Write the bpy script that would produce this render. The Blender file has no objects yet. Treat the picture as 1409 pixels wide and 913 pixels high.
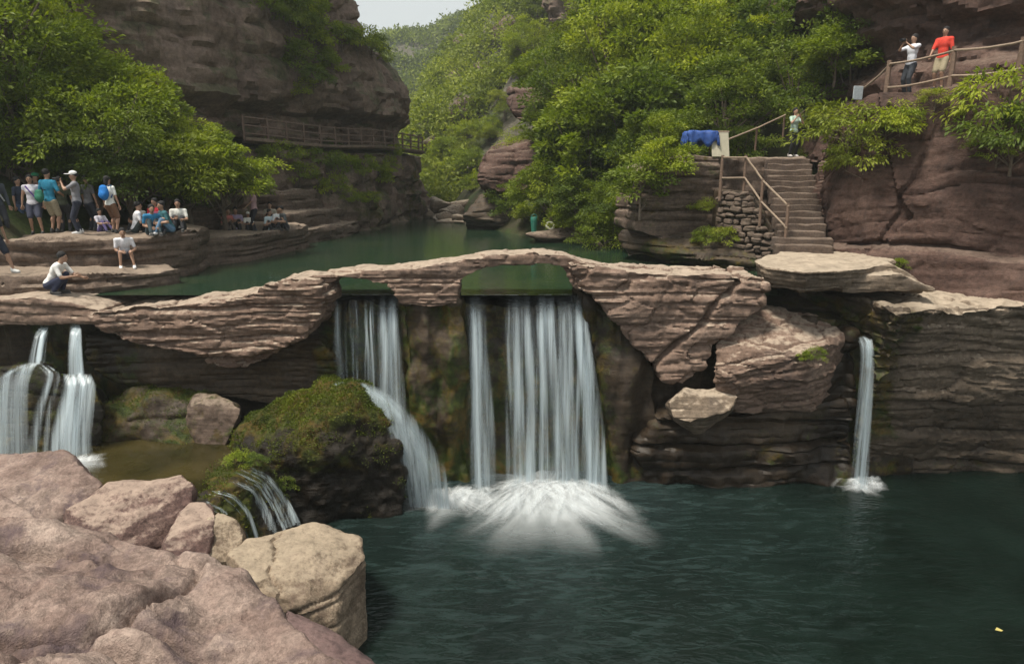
import bpy, bmesh, math, random
import numpy as np
from mathutils import Vector, Matrix, Quaternion
R = math.radians
sc = bpy.context.scene
col = sc.collection
random.seed(7)

# ---------------------------------------------------------------- camera
FPX, CAMZ, PITCH = 939.0, 8.3, R(13.24)
cam_d = bpy.data.cameras.new('camera'); cam = bpy.data.objects.new('camera', cam_d); col.objects.link(cam)
cam_d.sensor_width = 36.0; cam_d.lens = FPX / 1409.0 * 36.0
cam_d.clip_start = 0.1; cam_d.clip_end = 3000.0
cam.location = (0, 0, CAMZ); cam.rotation_euler = (R(90) - PITCH, 0, 0)
sc.camera = cam

# ---------------------------------------------------------------- sky, sun, exposure
SUN_EL, SUN_AZ = R(66), R(-126)           # azimuth from +Y, clockwise: high over the left bank
w = bpy.data.worlds.new('World'); sc.world = w; w.use_nodes = True
nt = w.node_tree; nt.nodes.clear()
sky = nt.nodes.new('ShaderNodeTexSky'); sky.sky_type = 'NISHITA'; sky.sun_disc = False
sky.sun_elevation = SUN_EL; sky.sun_rotation = SUN_AZ
sky.air_density = 1.0; sky.dust_density = 4.0; sky.ozone_density = 1.0; sky.altitude = 800
mixw = nt.nodes.new('ShaderNodeMix'); mixw.data_type = 'RGBA'; mixw.inputs[0].default_value = 0.70
mixw.inputs[7].default_value = (7.6, 7.7, 7.2, 1)     # a thin even layer of cloud over the blue
bg = nt.nodes.new('ShaderNodeBackground'); bg.inputs[1].default_value = 0.092
wo = nt.nodes.new('ShaderNodeOutputWorld')
nt.links.new(sky.outputs[0], mixw.inputs[6]); nt.links.new(mixw.outputs[2], bg.inputs[0]); nt.links.new(bg.outputs[0], wo.inputs[0])
sun_d = bpy.data.lights.new('sun', 'SUN'); sun = bpy.data.objects.new('sun', sun_d); col.objects.link(sun)
sun_d.energy = 4.0; sun_d.angle = R(11); sun_d.color = (1.0, 0.93, 0.81)
sd = Vector((math.sin(SUN_AZ) * math.cos(SUN_EL), math.cos(SUN_AZ) * math.cos(SUN_EL), math.sin(SUN_EL)))
sun.rotation_euler = sd.to_track_quat('Z', 'Y').to_euler()
sun.location = (-30, -30, 60)
vs = sc.view_settings; vs.view_transform = 'Standard'; vs.look = 'None'; vs.gamma = 1.0; vs.exposure = 0.42
sc.display_settings.display_device = 'sRGB'
cy = sc.cycles
cy.use_denoising = True; cy.max_bounces = 8; cy.diffuse_bounces = 3; cy.glossy_bounces = 3
cy.transmission_bounces = 3; cy.transparent_max_bounces = 24; cy.volume_bounces = 0
cy.caustics_reflective = False; cy.caustics_refractive = False; cy.sample_clamp_indirect = 4.0; cy.sample_clamp_direct = 6.0
cy.use_adaptive_sampling = True; cy.adaptive_threshold = 0.02

# ---------------------------------------------------------------- helpers
CP, SP = math.cos(PITCH), math.sin(PITCH)
def _ray(px, py):
    u = (px - 704.5) / FPX; v = -(py - 456.5) / FPX
    return u, CP + v * SP, -SP + v * CP
def P(px, py, Y):                       # a point of the place at distance Y
    u, y, z = _ray(px, py); t = Y / y
    return (u * t, Y, CAMZ + z * t)
def PZ(px, py, z):                      # a point of the place on the level z
    u, y, dz = _ray(px, py); t = (z - CAMZ) / dz
    return (u * t, y * t, z)

def tag(o, label=None, cat=None, group=None, kind=None):
    if label: o['label'] = label
    if cat: o['category'] = cat
    if group: o['group'] = group
    if kind: o['kind'] = kind
    return o
def empty(name, loc=(0, 0, 0), rz=0.0):
    o = bpy.data.objects.new(name, None); col.objects.link(o); o.location = loc; o.rotation_euler = (0, 0, rz)
    o.empty_display_size = 0.2
    return o
def link(name, me, mat=None, parent=None):
    o = bpy.data.objects.new(name, me); col.objects.link(o)
    if mat is not None and len(me.materials) == 0: me.materials.append(mat)
    if parent is not None: o.parent = parent
    return o
def copy_tree(o, parent=None):
    c = o.copy(); col.objects.link(c)
    if parent is not None: c.parent = parent
    for ch in list(o.children): copy_tree(ch, c)
    return c

def mesh_np(name, V, F, smooth=True, sharp=None, attrs=None):
    """V (n,3) array, F (m,3|4) int array or list of such arrays"""
    Fs = F if isinstance(F, list) else [F]
    Fs = [f for f in Fs if len(f)]
    me = bpy.data.meshes.new(name)
    V = np.ascontiguousarray(V, dtype=np.float32)
    me.vertices.add(len(V)); me.vertices.foreach_set('co', V.ravel())
    nl = sum(f.size for f in Fs); npol = sum(len(f) for f in Fs)
    me.loops.add(nl); me.polygons.add(npol)
    me.loops.foreach_set('vertex_index', np.concatenate([f.ravel() for f in Fs]).astype(np.int32))
    tot = np.concatenate([np.full(len(f), f.shape[1], np.int32) for f in Fs])
    st = np.concatenate([[0], np.cumsum(tot)[:-1]]).astype(np.int32)
    me.polygons.foreach_set('loop_start', st)
    me.polygons.foreach_set('use_smooth', np.full(npol, smooth, bool))
    if attrs:
        for k, a in attrs.items():
            at = me.attributes.new(k, 'FLOAT', 'POINT'); at.data.foreach_set('value', np.ascontiguousarray(a, np.float32))
    me.update(calc_edges=True)
    if sharp: me.set_sharp_from_angle(angle=R(sharp))
    return me

# vectorised noise
def _h(ix, iy, iz, s=0):
    a = (ix.astype(np.int64) * 374761393 + iy.astype(np.int64) * 668265263 + iz.astype(np.int64) * 2147483647 + s * 974634777) & 0xFFFFFFFF
    a = ((a ^ (a >> 13)) * 1274126177) & 0xFFFFFFFF
    a = ((a ^ (a >> 16)) * 2246822519) & 0xFFFFFFFF
    return ((a ^ (a >> 15)) & 0xFFFFFF).astype(np.float64) / 0xFFFFFF
def vn(x, y, z, s=0):
    ix, iy, iz = np.floor(x), np.floor(y), np.floor(z)
    fx, fy, fz = x - ix, y - iy, z - iz
    fx = fx * fx * (3 - 2 * fx); fy = fy * fy * (3 - 2 * fy); fz = fz * fz * (3 - 2 * fz)
    ix = ix.astype(np.int64); iy = iy.astype(np.int64); iz = iz.astype(np.int64)
    def l(a, b, t): return a + (b - a) * t
    r = [[[_h(ix + i, iy + j, iz + k, s) for k in (0, 1)] for j in (0, 1)] for i in (0, 1)]
    return l(l(l(r[0][0][0], r[1][0][0], fx), l(r[0][1][0], r[1][1][0], fx), fy),
             l(l(r[0][0][1], r[1][0][1], fx), l(r[0][1][1], r[1][1][1], fx), fy), fz) * 2 - 1
def fbm(x, y, z, oct=4, s=0, g=0.5):
    r = 0.0; a = 1.0; f = 1.0
    for o in range(oct):
        r = r + a * vn(x * f + 13.7 * o, y * f + 7.1 * o, z * f + 3.3 * o, s + o); a *= g; f *= 2.03
    return r
def sm(a, b, x):
    t = np.clip((x - a) / (b - a), 0, 1); return t * t * (3 - 2 * t)

def strata(V, seed, layers, warp=0.3, tilt=(0.0, 0.0)):
    """bedding: value per point; constant through a bed, jumping between beds, recessed at the joints"""
    x, y, z = V[:, 0], V[:, 1], V[:, 2]
    zz = z + tilt[0] * x + tilt[1] * y + warp * vn(x * .13, y * .13, z * .13, seed + 50) + warp * .25 * vn(x * .8, y * .8, z * .5, seed + 51)
    d = 0.0
    for i, (t, a, bl) in enumerate(layers):
        q = zz / t + 1.15 * vn(zz / t * .3, x * .05, y * .05, seed + 60 + i)
        L = np.floor(q); f = q - L
        msk = .30 + .70 * sm(-.45, .35, vn(x * .55, y * .55, z * .8 + 7 * i, seed + 33 + i))
        v = vn(x / bl, y / bl, L * 17.31 + .5, seed + i) + .5 * vn(x / bl * 2.7, y / bl * 2.7, L * 5.13 + .5, seed + 9 + i)
        e = np.minimum(f, 1 - f)
        d = d + msk * (a * .75 * v - a * 1.0 * np.exp(-(e / .10) ** 2))
    return d
def crackcells(V, size, seed, zs=1.0, ids=False):
    """F2-F1 of a jittered cell noise: 0 at the joints between blocks"""
    p = V / np.array([size, size, size * zs]); b = np.floor(p).astype(np.int64)
    f1 = np.full(len(p), 9.0); f2 = f1.copy(); hid = f1 * 0
    for i in (-1, 0, 1):
        for j in (-1, 0, 1):
            for k in (-1, 0, 1):
                c = b + np.array([i, j, k])
                q = np.stack([c[:, m] + _h(c[:, 0], c[:, 1], c[:, 2], seed + m) for m in range(3)], 1)
                d = np.sqrt(((q - p) ** 2).sum(1))
                lt = d < f1
                f2 = np.where(lt, f1, np.minimum(f2, d)); f1 = np.where(lt, d, f1)
                if ids: hid = np.where(lt, _h(c[:, 0], c[:, 1], c[:, 2], seed + 7), hid)
    return (f2 - f1, hid) if ids else f2 - f1

# solids: prisms, hulls and slabs joined, then re-meshed into one skin
def bm_prism(bm, front, back):
    a = [bm.verts.new(p) for p in front]; b = [bm.verts.new(p) for p in back]; n = len(a)
    bm.faces.new(a); bm.faces.new(b[::-1])
    for i in range(n):
        j = (i + 1) % n; bm.faces.new((a[j], a[i], b[i], b[j]))
def prism(outl, Yf, Yb):                # outline at distance Yf, pushed straight back to Yb
    f = [P(x, y, Yf) for x, y in outl]
    return ('prism', f, [(p[0], Yb, p[2]) for p in f])
def slab(top, th, grow=0.0):            # plan outline (world points), thickness downwards
    c = np.mean(np.array(top), 0)
    return ('prism', [tuple(p) for p in top], [(p[0] - (p[0] - c[0]) * grow, p[1] - (p[1] - c[1]) * grow, p[2] - th) for p in top])
def hull(pts): return ('hull', pts)
def solid_mesh(parts):
    bm = bmesh.new()
    for p in parts:
        if p[0] == 'prism': bm_prism(bm, p[1], p[2])
        else:
            vs_ = [bm.verts.new(q) for q in p[1]]
            r = bmesh.ops.convex_hull(bm, input=vs_)
            dead = [v for v in vs_ if v.is_valid and not v.link_faces]
            bmesh.ops.delete(bm, geom=dead, context='VERTS')
    bmesh.ops.triangulate(bm, faces=bm.faces[:])
    bmesh.ops.recalc_face_normals(bm, faces=bm.faces[:])
    me = bpy.data.meshes.new('tmp'); bm.to_mesh(me); bm.free()
    return me
def remesh(me, vox):
    o = bpy.data.objects.new('tmp', me); col.objects.link(o)
    m = o.modifiers.new('r', 'REMESH'); m.mode = 'VOXEL'; m.voxel_size = vox; m.adaptivity = 0.0
    dg = bpy.context.evaluated_depsgraph_get()
    ev = o.evaluated_get(dg); me2 = bpy.data.meshes.new_from_object(ev)
    bpy.data.objects.remove(o); bpy.data.meshes.remove(me)
    return me2
def get_np(me):
    V = np.empty(len(me.vertices) * 3, np.float32); me.vertices.foreach_get('co', V)
    N = np.empty(len(me.vertices) * 3, np.float32); me.vertex_normals.foreach_get('vector', N)
    return V.reshape(-1, 3).astype(np.float64), N.reshape(-1, 3).astype(np.float64)
def relax(me, it=2):
    """round the corners a little"""
    V, N = get_np(me)
    E = np.empty(len(me.edges) * 2, np.int32); me.edges.foreach_get('vertices', E); E = E.reshape(-1, 2)
    cnt = np.bincount(E.ravel(), minlength=len(V)).clip(1)[:, None]
    for _ in range(it):
        S = np.zeros_like(V)
        for k in range(3):
            S[:, k] = np.bincount(E[:, 0], V[E[:, 1], k], len(V)) + np.bincount(E[:, 1], V[E[:, 0], k], len(V))
        V = V * .4 + S / cnt * .6
    me.vertices.foreach_set('co', V.astype(np.float32).ravel()); me.update()
LAY = [(1.0, .10, 2.6), (.34, .07, 1.3), (.12, .028, .7)]
def rock(name, parts, vox, mat, parent=None, seed=1, low=.12, lowf=.7, lay=LAY, sa=1.0, fine=.02, cracks=None, rounds=3, warp=.3, tilt=(0, 0),
         moss=None, wet=None, sharp=38, cell=None, flute=0.0, blocks=None):
    me = remesh(solid_mesh(parts), vox)
    if rounds: relax(me, rounds)
    V, N = get_np(me)
    x, y, z = V.T
    d = low * fbm(x * lowf, y * lowf, z * lowf, 3, seed)
    V1 = V + N * d[:, None]
    hf = np.sqrt(N[:, 0] ** 2 + N[:, 1] ** 2)
    hfac = sm(.15, .7, hf)
    s = strata(V1, seed, lay, warp, tilt) * sa if sa else 0.0
    Nh = N.copy(); Nh[:, 2] *= .25
    V2 = V1 + Nh * (s * hfac)[:, None] if sa else V1
    V2 = V2 + N * (fine * fbm(x * 6, y * 6, z * 6, 3, seed + 5) )[:, None]
    if blocks:
        for bs_, ba, bz, bc in blocks:
            c_, hh_ = crackcells(V1 + .12 * bs_ * np.stack([vn(*(V1 * 2.5 / bs_).T, seed + 71), vn(*(V1 * 2.5 / bs_).T, seed + 72), 0 * x], 1), bs_, seed + 13, bz, True)
            V2 = V2 + N * (ba * (hh_ * 2 - 1) - bc * np.exp(-(c_ / .06) ** 2))[:, None]
    if flute: V2 = V2 + N * (flute * hfac * (fbm(x * 2.6, y * 2.6, z * .45, 3, seed + 6) + .6 * np.abs(fbm(x * 1.1, y * 1.1, z * .3, 2, seed + 8))))[:, None]
    if cell:
        c = crackcells(V1 + .15 * np.stack([vn(x * 1.5, y * 1.5, z * 1.5, seed + 71), vn(x * 1.5, y * 1.5, z * 1.5, seed + 72), 0 * x], 1), cell[0], seed + 3, cell[2] if len(cell) > 2 else .6)
        V2 = V2 - N * (cell[1] * np.exp(-(c / .07) ** 2))[:, None]
    if cracks:
        for f, dep in cracks:
            V2 = V2 - N * (dep * f(V1))[:, None]
    me.vertices.foreach_set('co', V2.astype(np.float32).ravel())
    for nm, fn in (('moss', moss), ('wet', wet)):
        if fn is not None:
            at = me.attributes.new(nm, 'FLOAT', 'POINT'); at.data.foreach_set('value', np.clip(fn(V2, N), 0, 1).astype(np.float32))
    me.polygons.foreach_set('use_smooth', np.ones(len(me.polygons), bool))
    me.materials.clear(); me.update()
    if sharp: me.set_sharp_from_angle(angle=R(sharp))
    me.name = name
    return link(name, me, mat, parent)

def grid_faces(nu, nv):
    i = np.arange(nu * nv).reshape(nu, nv)
    return np.stack([i[:-1, :-1].ravel(), i[1:, :-1].ravel(), i[1:, 1:].ravel(), i[:-1, 1:].ravel()], 1)

# ---------------------------------------------------------------- materials
def new_mat(name):
    m = bpy.data.materials.new(name); m.use_nodes = True; m.node_tree.nodes.clear(); return m
class NT:
    def __init__(s, m): s.t = m.node_tree
    def n(s, typ, **kw):
        nd = s.t.nodes.new('ShaderNode' + typ)
        for k, v in kw.items():
            if k.startswith('_'): setattr(nd, k[1:], v)
        for k, v in kw.items():
            if k.startswith('_'): continue
            key = int(k[1:]) if k[0] == 'i' and k[1:].isdigit() else k.replace('__', ' ')
            if hasattr(v, 'is_output'): s.t.links.new(v, nd.inputs[key])
            else: nd.inputs[key].default_value = v
        return nd
    def math(s, op, a, b=0.0, c=0.0): return s.n('Math', _operation=op, i0=a, i1=b, i2=c).outputs[0]
    def mix(s, f, a, b, mode='MIX'):
        nd = s.t.nodes.new('ShaderNodeMix'); nd.data_type = 'RGBA'; nd.blend_type = mode
        for k, v in ((0, f), (6, a), (7, b)):
            if hasattr(v, 'is_output'): s.t.links.new(v, nd.inputs[k])
            else: nd.inputs[k].default_value = (v if k == 0 else (tuple(v) + (1,) if len(v) == 3 else v))
        return nd.outputs[2]
    def ramp(s, f, stops, interp='LINEAR'):
        nd = s.t.nodes.new('ShaderNodeValToRGB'); cr = nd.color_ramp; cr.interpolation = interp
        while len(cr.elements) < len(stops): cr.elements.new(.5)
        for e, (p, c) in zip(cr.elements, stops):
            e.position = p; e.color = (c, c, c, 1) if isinstance(c, (int, float)) else tuple(c) + (1,)
        s.t.links.new(f, nd.inputs[0]); return nd.outputs[0]
    def noise(s, vec, scale, detail=4, rough=.55, dist=0.0):
        return s.n('TexNoise', Vector=vec, Scale=scale, Detail=detail, Roughness=rough, Distortion=dist).outputs[0]
    def mapv(s, vec, sc_, rot=(0, 0, 0)): return s.n('Mapping', Vector=vec, Scale=sc_, Rotation=rot).outputs[0]
    def out(s, sh, disp=None, vol=None):
        o = s.t.nodes.new('ShaderNodeOutputMaterial')
        if sh is not None: s.t.links.new(sh, o.inputs[0])
        if vol is not None: s.t.links.new(vol, o.inputs[1])
def mul(c, k): return tuple(v * k for v in c)

def rock_mat(name, dark, mid, light, top=None, topf=.7, band=3.2, bandamt=.75, scale=1.0, bump=.5, rough=.85, stain=(.05, .04, .04), stainf=.35, mossc=(.035, .05, .008), veg=0.0, lichen=0.0):
    m = new_mat(name); t = NT(m)
    geo = t.n('NewGeometry'); pos = geo.outputs['Position']
    p = t.mapv(pos, (scale,) * 3)
    st = t.noise(t.mapv(p, (.32, .32, band)), 1.0, 7, .6, .25)
    st2 = t.noise(t.mapv(p, (.8, .8, band * 4)), 1.0, 4, .6, .3)
    pa = t.noise(p, .55, 6, .6, .4)
    fi = t.noise(p, 9.0, 5, .65)
    vf = t.noise(p, 42.0, 3, .6)
    c1 = t.ramp(st, [(.30, dark), (.44, mid), (.56, mid), (.70, light)])
    c2 = t.ramp(pa, [(.30, dark), (.48, mid), (.68, light)])
    c = t.mix(bandamt * .6, c2, c1)
    c = t.mix(.35, c, t.ramp(st2, [(.35, mul(dark, .9)), (.5, mid), (.66, light)]))
    sp = t.ramp(fi, [(.30, .62), (.5, 1.0), (.72, 1.28)])
    c = t.mix(1.0, c, sp, 'MULTIPLY')
    c = t.mix(1.0, c, t.ramp(vf, [(.3, .82), (.5, 1.0), (.7, 1.15)]), 'MULTIPLY')
    if lichen:
        ln = t.noise(p, 17.0, 8, .72, .3); l2 = t.noise(p, 1.4, 4, .6)
        c = t.mix(t.math('MULTIPLY', t.ramp(t.math('MULTIPLY_ADD', l2, .5, t.math('MULTIPLY', ln, .75)), [(.60, 0.0), (.70, 1.0)]), lichen), c, mul(dark, .55))
        c = t.mix(t.math('MULTIPLY', t.ramp(t.math('MULTIPLY_ADD', l2, -.5, t.math('MULTIPLY', ln, .75)), [(.18, 0.0), (.30, 1.0)]), lichen * .6), c, mul(light, 1.15))
    if stainf:
        sn = t.noise(t.mapv(p, (1.1, 1.1, .35)), 1.3, 6, .65, .6)
        c = t.mix(t.math('MULTIPLY', t.ramp(sn, [(.52, 0.0), (.68, 1.0)]), stainf), c, stain)
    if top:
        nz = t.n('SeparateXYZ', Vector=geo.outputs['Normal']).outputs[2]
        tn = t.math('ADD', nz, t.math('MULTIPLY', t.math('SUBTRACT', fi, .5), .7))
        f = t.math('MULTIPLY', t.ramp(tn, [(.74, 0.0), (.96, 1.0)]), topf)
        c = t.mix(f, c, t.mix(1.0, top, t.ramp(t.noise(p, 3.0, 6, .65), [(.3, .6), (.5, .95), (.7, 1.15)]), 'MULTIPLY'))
    if veg:
        nz = t.n('SeparateXYZ', Vector=geo.outputs['Normal']).outputs[2]
        gn = t.math('ADD', t.noise(p, .8, 6, .65), t.math('MULTIPLY', nz, .18))
        c = t.mix(t.math('MULTIPLY', t.ramp(gn, [(.56, 0.0), (.66, 1.0)]), veg), c, t.ramp(fi, [(.3, (.012, .022, .006)), (.6, (.04, .07, .014)), (.8, (.08, .11, .02))]))
    wet = t.n('Attribute', _attribute_name='wet').outputs['Fac']
    moss = t.n('Attribute', _attribute_name='moss').outputs['Fac']
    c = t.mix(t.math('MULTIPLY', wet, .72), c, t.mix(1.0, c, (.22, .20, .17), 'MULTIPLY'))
    mn = t.noise(p, 3.2, 6, .7)
    mf = t.ramp(t.math('ADD', moss, t.math('MULTIPLY', t.math('SUBTRACT', mn, .5), 1.1)), [(.38, 0.0), (.58, 1.0)])
    mc = t.mix(1.0, t.ramp(t.noise(p, 1.6, 5, .6, .5), [(.30, mul(mossc, .35)), (.46, mossc), (.60, (.085, .055, .012)), (.72, mul(mossc, 1.5))]), t.ramp(fi, [(.3, .5), (.5, 1.0), (.7, 1.5)]), 'MULTIPLY')
    c = t.mix(mf, c, mc)
    h = t.math('ADD', t.math('MULTIPLY', st2, .5 * min(1, bandamt * 1.6)), t.math('ADD', t.math('MULTIPLY', fi, .7), t.math('MULTIPLY', vf, .30)))
    h = t.math('ADD', h, t.math('MULTIPLY', t.math('MULTIPLY', mf, vf), .5))
    b = t.n('Bump', Strength=bump, Distance=.06 / scale, Height=h)
    rg = t.math('MULTIPLY_ADD', wet, -.30, rough)
    bs = t.n('BsdfPrincipled', Base__Color=c, Roughness=rg, Normal=b.outputs[0]); bs.inputs['Specular IOR Level'].default_value = .25
    t.out(bs.outputs[0]); return m

MAT = {}
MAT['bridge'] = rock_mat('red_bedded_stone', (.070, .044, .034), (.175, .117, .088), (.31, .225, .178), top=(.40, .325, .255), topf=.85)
MAT['abut'] = MAT['bridge']
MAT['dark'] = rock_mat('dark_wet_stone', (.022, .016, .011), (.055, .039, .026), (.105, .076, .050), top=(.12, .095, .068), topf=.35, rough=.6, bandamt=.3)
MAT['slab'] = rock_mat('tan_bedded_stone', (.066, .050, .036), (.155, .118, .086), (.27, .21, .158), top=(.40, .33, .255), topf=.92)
MAT['cliffr'] = rock_mat('purple_brown_stone', (.030, .018, .015), (.086, .051, .041), (.155, .100, .080), band=1.4, bandamt=.45, top=(.25, .19, .15), topf=.4, stain=(.035, .028, .027), bump=.9)
MAT['cliffl'] = rock_mat('grey_brown_cliff_stone', (.062, .043, .034), (.170, .120, .095), (.30, .225, .180), band=1.1, bandamt=.7, top=(.2, .17, .12), topf=.3, scale=.7, veg=.55)
MAT['fore'] = rock_mat('pink_weathered_stone', (.110, .074, .063), (.235, .168, .143), (.41, .325, .275), bandamt=.25, band=1.0, scale=1.7, top=None, bump=1.0, stain=(.085, .060, .070), stainf=.8, lichen=.42)
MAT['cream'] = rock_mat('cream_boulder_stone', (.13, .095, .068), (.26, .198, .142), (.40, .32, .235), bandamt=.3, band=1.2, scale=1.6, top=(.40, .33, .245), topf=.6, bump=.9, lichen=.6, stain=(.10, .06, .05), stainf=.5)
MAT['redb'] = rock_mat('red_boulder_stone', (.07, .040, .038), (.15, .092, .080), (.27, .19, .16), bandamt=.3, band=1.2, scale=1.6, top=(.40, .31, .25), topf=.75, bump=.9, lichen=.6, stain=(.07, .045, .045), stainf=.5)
MAT['purple'] = rock_mat('purple_boulder_stone', (.06, .040, .040), (.14, .092, .088), (.24, .165, .15), bandamt=.3, band=1.2, scale=1.6, bump=.7)
MAT['mossrock'] = rock_mat('moss_covered_stone', (.008, .006, .004), (.022, .016, .009), (.05, .036, .021), top=None, rough=.75, bump=.9, mossc=(.05, .060, .008))
MAT['bank'] = rock_mat('bank_stone', (.044, .031, .024), (.110, .078, .060), (.20, .15, .118), top=(.29, .23, .178), topf=.7)
MAT['earth'] = rock_mat('leafy_earth', (.012, .014, .006), (.035, .035, .016), (.07, .062, .035), bandamt=.1, veg=.7)
MAT['farhill'] = rock_mat('wooded_hill_ground', (.06, .055, .04), (.11, .10, .075), (.19, .17, .14), bandamt=.5, band=1.0, scale=.12, veg=.8)

def flat_mat(name, c, rough=.7, var=.18, scale=14, metal=0.0, bump=.1):
    m = new_mat(name); t = NT(m); tc = t.n('TexCoord').outputs['Object']
    nz = t.noise(tc, scale, 4, .6)
    cc = t.mix(1.0, c, t.ramp(nz, [(.3, 1 - var), (.5, 1.0), (.7, 1 + var)]), 'MULTIPLY')
    b = t.n('Bump', Strength=bump, Distance=.01, Height=nz)
    bs = t.n('BsdfPrincipled', Base__Color=cc, Roughness=rough, Metallic=metal, Normal=b.outputs[0]); t.out(bs.outputs[0]); return m

def leaf_mat(name, dark, mid, light, trans=.35):
    m = new_mat(name); t = NT(m)
    ti = t.n('Attribute', _attribute_name='tint').outputs['Fac']
    oi = t.n('ObjectInfo').outputs['Random']
    pos = t.n('NewGeometry').outputs['Position']
    pn = t.noise(pos, .35, 3, .6)
    f = t.math('ADD', t.math('MULTIPLY', ti, .62), t.math('ADD', t.math('MULTIPLY', t.math('SUBTRACT', oi, .5), .30), t.math('MULTIPLY', t.math('SUBTRACT', pn, .35), .7)))
    c = t.ramp(f, [(.05, dark), (.45, mid), (.85, light)])
    d = t.n('BsdfPrincipled', Base__Color=c, Roughness=.55); d.inputs['Specular IOR Level'].default_value = .3
    tr = t.n('BsdfTranslucent', Color=t.mix(1.0, c, (1.3, 1.35, .5), 'MULTIPLY'))
    mx = t.n('MixShader', i0=trans, i1=d.outputs[0], i2=tr.outputs[0]); t.out(mx.outputs[0]); return m
MAT['leafA'] = leaf_mat('bright_green_leaf', (.040, .060, .008), (.165, .220, .017), (.36, .40, .036), .36)
MAT['leafB'] = leaf_mat('deep_green_leaf', (.024, .040, .008), (.098, .146, .020), (.23, .28, .036), .36)
MAT['leafC'] = leaf_mat('yellow_green_leaf', (.055, .075, .010), (.17, .21, .020), (.30, .32, .040))
MAT['leafF'] = leaf_mat('far_wood_leaf', (.07, .095, .02), (.19, .235, .035), (.33, .36, .06), .36)
MAT['bark'] = flat_mat('grey_brown_bark', (.13, .10, .075), .9, .35, 9, bump=.5)
MAT['wood'] = flat_mat('weathered_brown_wood', (.16, .105, .075), .8, .3, 18, bump=.3)
MAT['railw'] = flat_mat('pale_worn_wood', (.24, .18, .13), .75, .25, 18, bump=.3)
MAT['conc'] = flat_mat('grey_path_concrete', (.26, .22, .185), .9, .2, 5, bump=.2)
# ================================================================ SETTING
UP = 5.12                                # level of the upper pool; the lower pool lies at 0
# fall zones along the weir: (x of middle, half width)
FALLS = [(P(505, 430, 17.7)[0], 1.0), (P(735, 430, 17.7)[0], 1.9), (P(80, 450, 16.8)[0], 1.2), (P(1190, 480, 17.3)[0], .55)]
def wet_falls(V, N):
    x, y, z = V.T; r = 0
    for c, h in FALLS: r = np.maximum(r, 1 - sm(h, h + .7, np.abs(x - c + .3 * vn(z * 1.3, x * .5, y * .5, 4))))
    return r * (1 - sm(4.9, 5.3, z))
def moss_falls(V, N):
    x, y, z = V.T
    a = wet_falls(V, N) * .45 + .35 * (1 - sm(.0, .9, z)) * sm(-.2, .3, z)
    for c, h in FALLS: a = a + .42 * np.exp(-((np.abs(x - c) - h - .55) / .5) ** 2) * (.6 + .4 * vn(x * 1.5, y, z * .7, 12))
    return a * (1 - sm(4.8, 5.2, z)) + .12 * fbm(x * .5, y * .5, z * .5, 3, 8)
def damp_and_shade(V, N): return np.maximum(wet_falls(V, N), 1 - sm(.6, 3.4, V[:, 2] + .9 * fbm(V[:, 0] * .5, V[:, 1] * .5, V[:, 2] * .5, 3, 3)))  # damp low rock, carried higher to paint the shade on the shelf front
def damp(V, N): return np.maximum(wet_falls(V, N), 1 - sm(.4, 2.6, V[:, 2] + .7 * fbm(V[:, 0] * .7, V[:, 1] * .7, V[:, 2] * .7, 3, 3)))

# ---- ground sheet below everything
g = 420.0
me = mesh_np('ground', np.array([(-g, -60, -1.6), (g, -60, -1.6), (g, 520, -1.6), (-g, 520, -1.6)]), np.array([[0, 1, 2, 3]]))
tag(link('ground', me, MAT['earth']), kind='structure')

# ---- water
def pool_mat(name, deep, shallow, sc_, bstr, rough, stretch=(1, 1, 1), rot=0.0, centre=None, bdist=.08):
    m = new_mat(name); t = NT(m)
    pos = t.n('NewGeometry').outputs['Position']
    q = t.mapv(pos, stretch, (0, 0, rot))
    n1 = t.noise(q, sc_, 2, .5, 1.5); n2 = t.noise(q, sc_ * 2.6, 1, .5, 1.0); n3 = t.noise(pos, sc_ * .35, 3, .5, .5)
    h = t.math('ADD', n1, t.math('MULTIPLY', n2, .45))
    if centre:                           # rings and streaks running out from the foot of the falls
        dv = t.n('VectorMath', _operation='SUBTRACT', i0=pos, i1=centre).outputs[0]
        r = t.n('VectorMath', _operation='LENGTH', i0=dv).outputs['Value']
        warp = t.noise(pos, 1.1, 4, .6)
        ring = t.math('SINE', t.math('MULTIPLY_ADD', r, 5.5, t.math('MULTIPLY', warp, 16.0)))
        h = t.math('ADD', h, t.math('MULTIPLY', ring, .10))
    b = t.n('Bump', Strength=bstr, Distance=bdist, Height=h)
    c = t.mix(t.ramp(n3, [(.35, 0.0), (.65, 1.0)]), deep, shallow)
    if centre:                           # bubbles in the water round the foot of the falls
        sw = t.noise(t.mapv(pos, (.55, 2.0, 1), (0, 0, R(-24))), 1.3, 5, .62, 2.2)
        c = t.mix(t.math('MULTIPLY', t.ramp(sw, [(.48, 0.0), (.64, 1.0)]), t.ramp(t.math('DIVIDE', r, 14.0), [(.15, .8), (.45, .35), (.75, 0.0)])), c, (.028, .048, .046))
        c = t.mix(t.ramp(t.math('DIVIDE', r, 12.0), [(.1, .45), (.35, .10), (.7, 0.0)]), c, (.040, .062, .066))
    bs = t.n('BsdfPrincipled', Base__Color=c, Roughness=rough, IOR=1.33, Normal=b.outputs[0]); t.out(bs.outputs[0]); return m
FOOT = P(745, 668, 17.0)
MAT['lower'] = pool_mat('dark_green_pool_water', (.003, .007, .005), (.006, .013, .010), 1.4, .42, .18, (1.0, 2.2, 1), R(-18), (FOOT[0], FOOT[1], 0), .10)
MAT['upper'] = pool_mat('green_pool_water', (.012, .034, .020), (.026, .044, .022), 1.6, .10, .04, (1, 2.5, 1))
MAT['basinw'] = pool_mat('olive_basin_water', (.016, .015, .005), (.050, .040, .014), 1.6, .15, .08)
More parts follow.
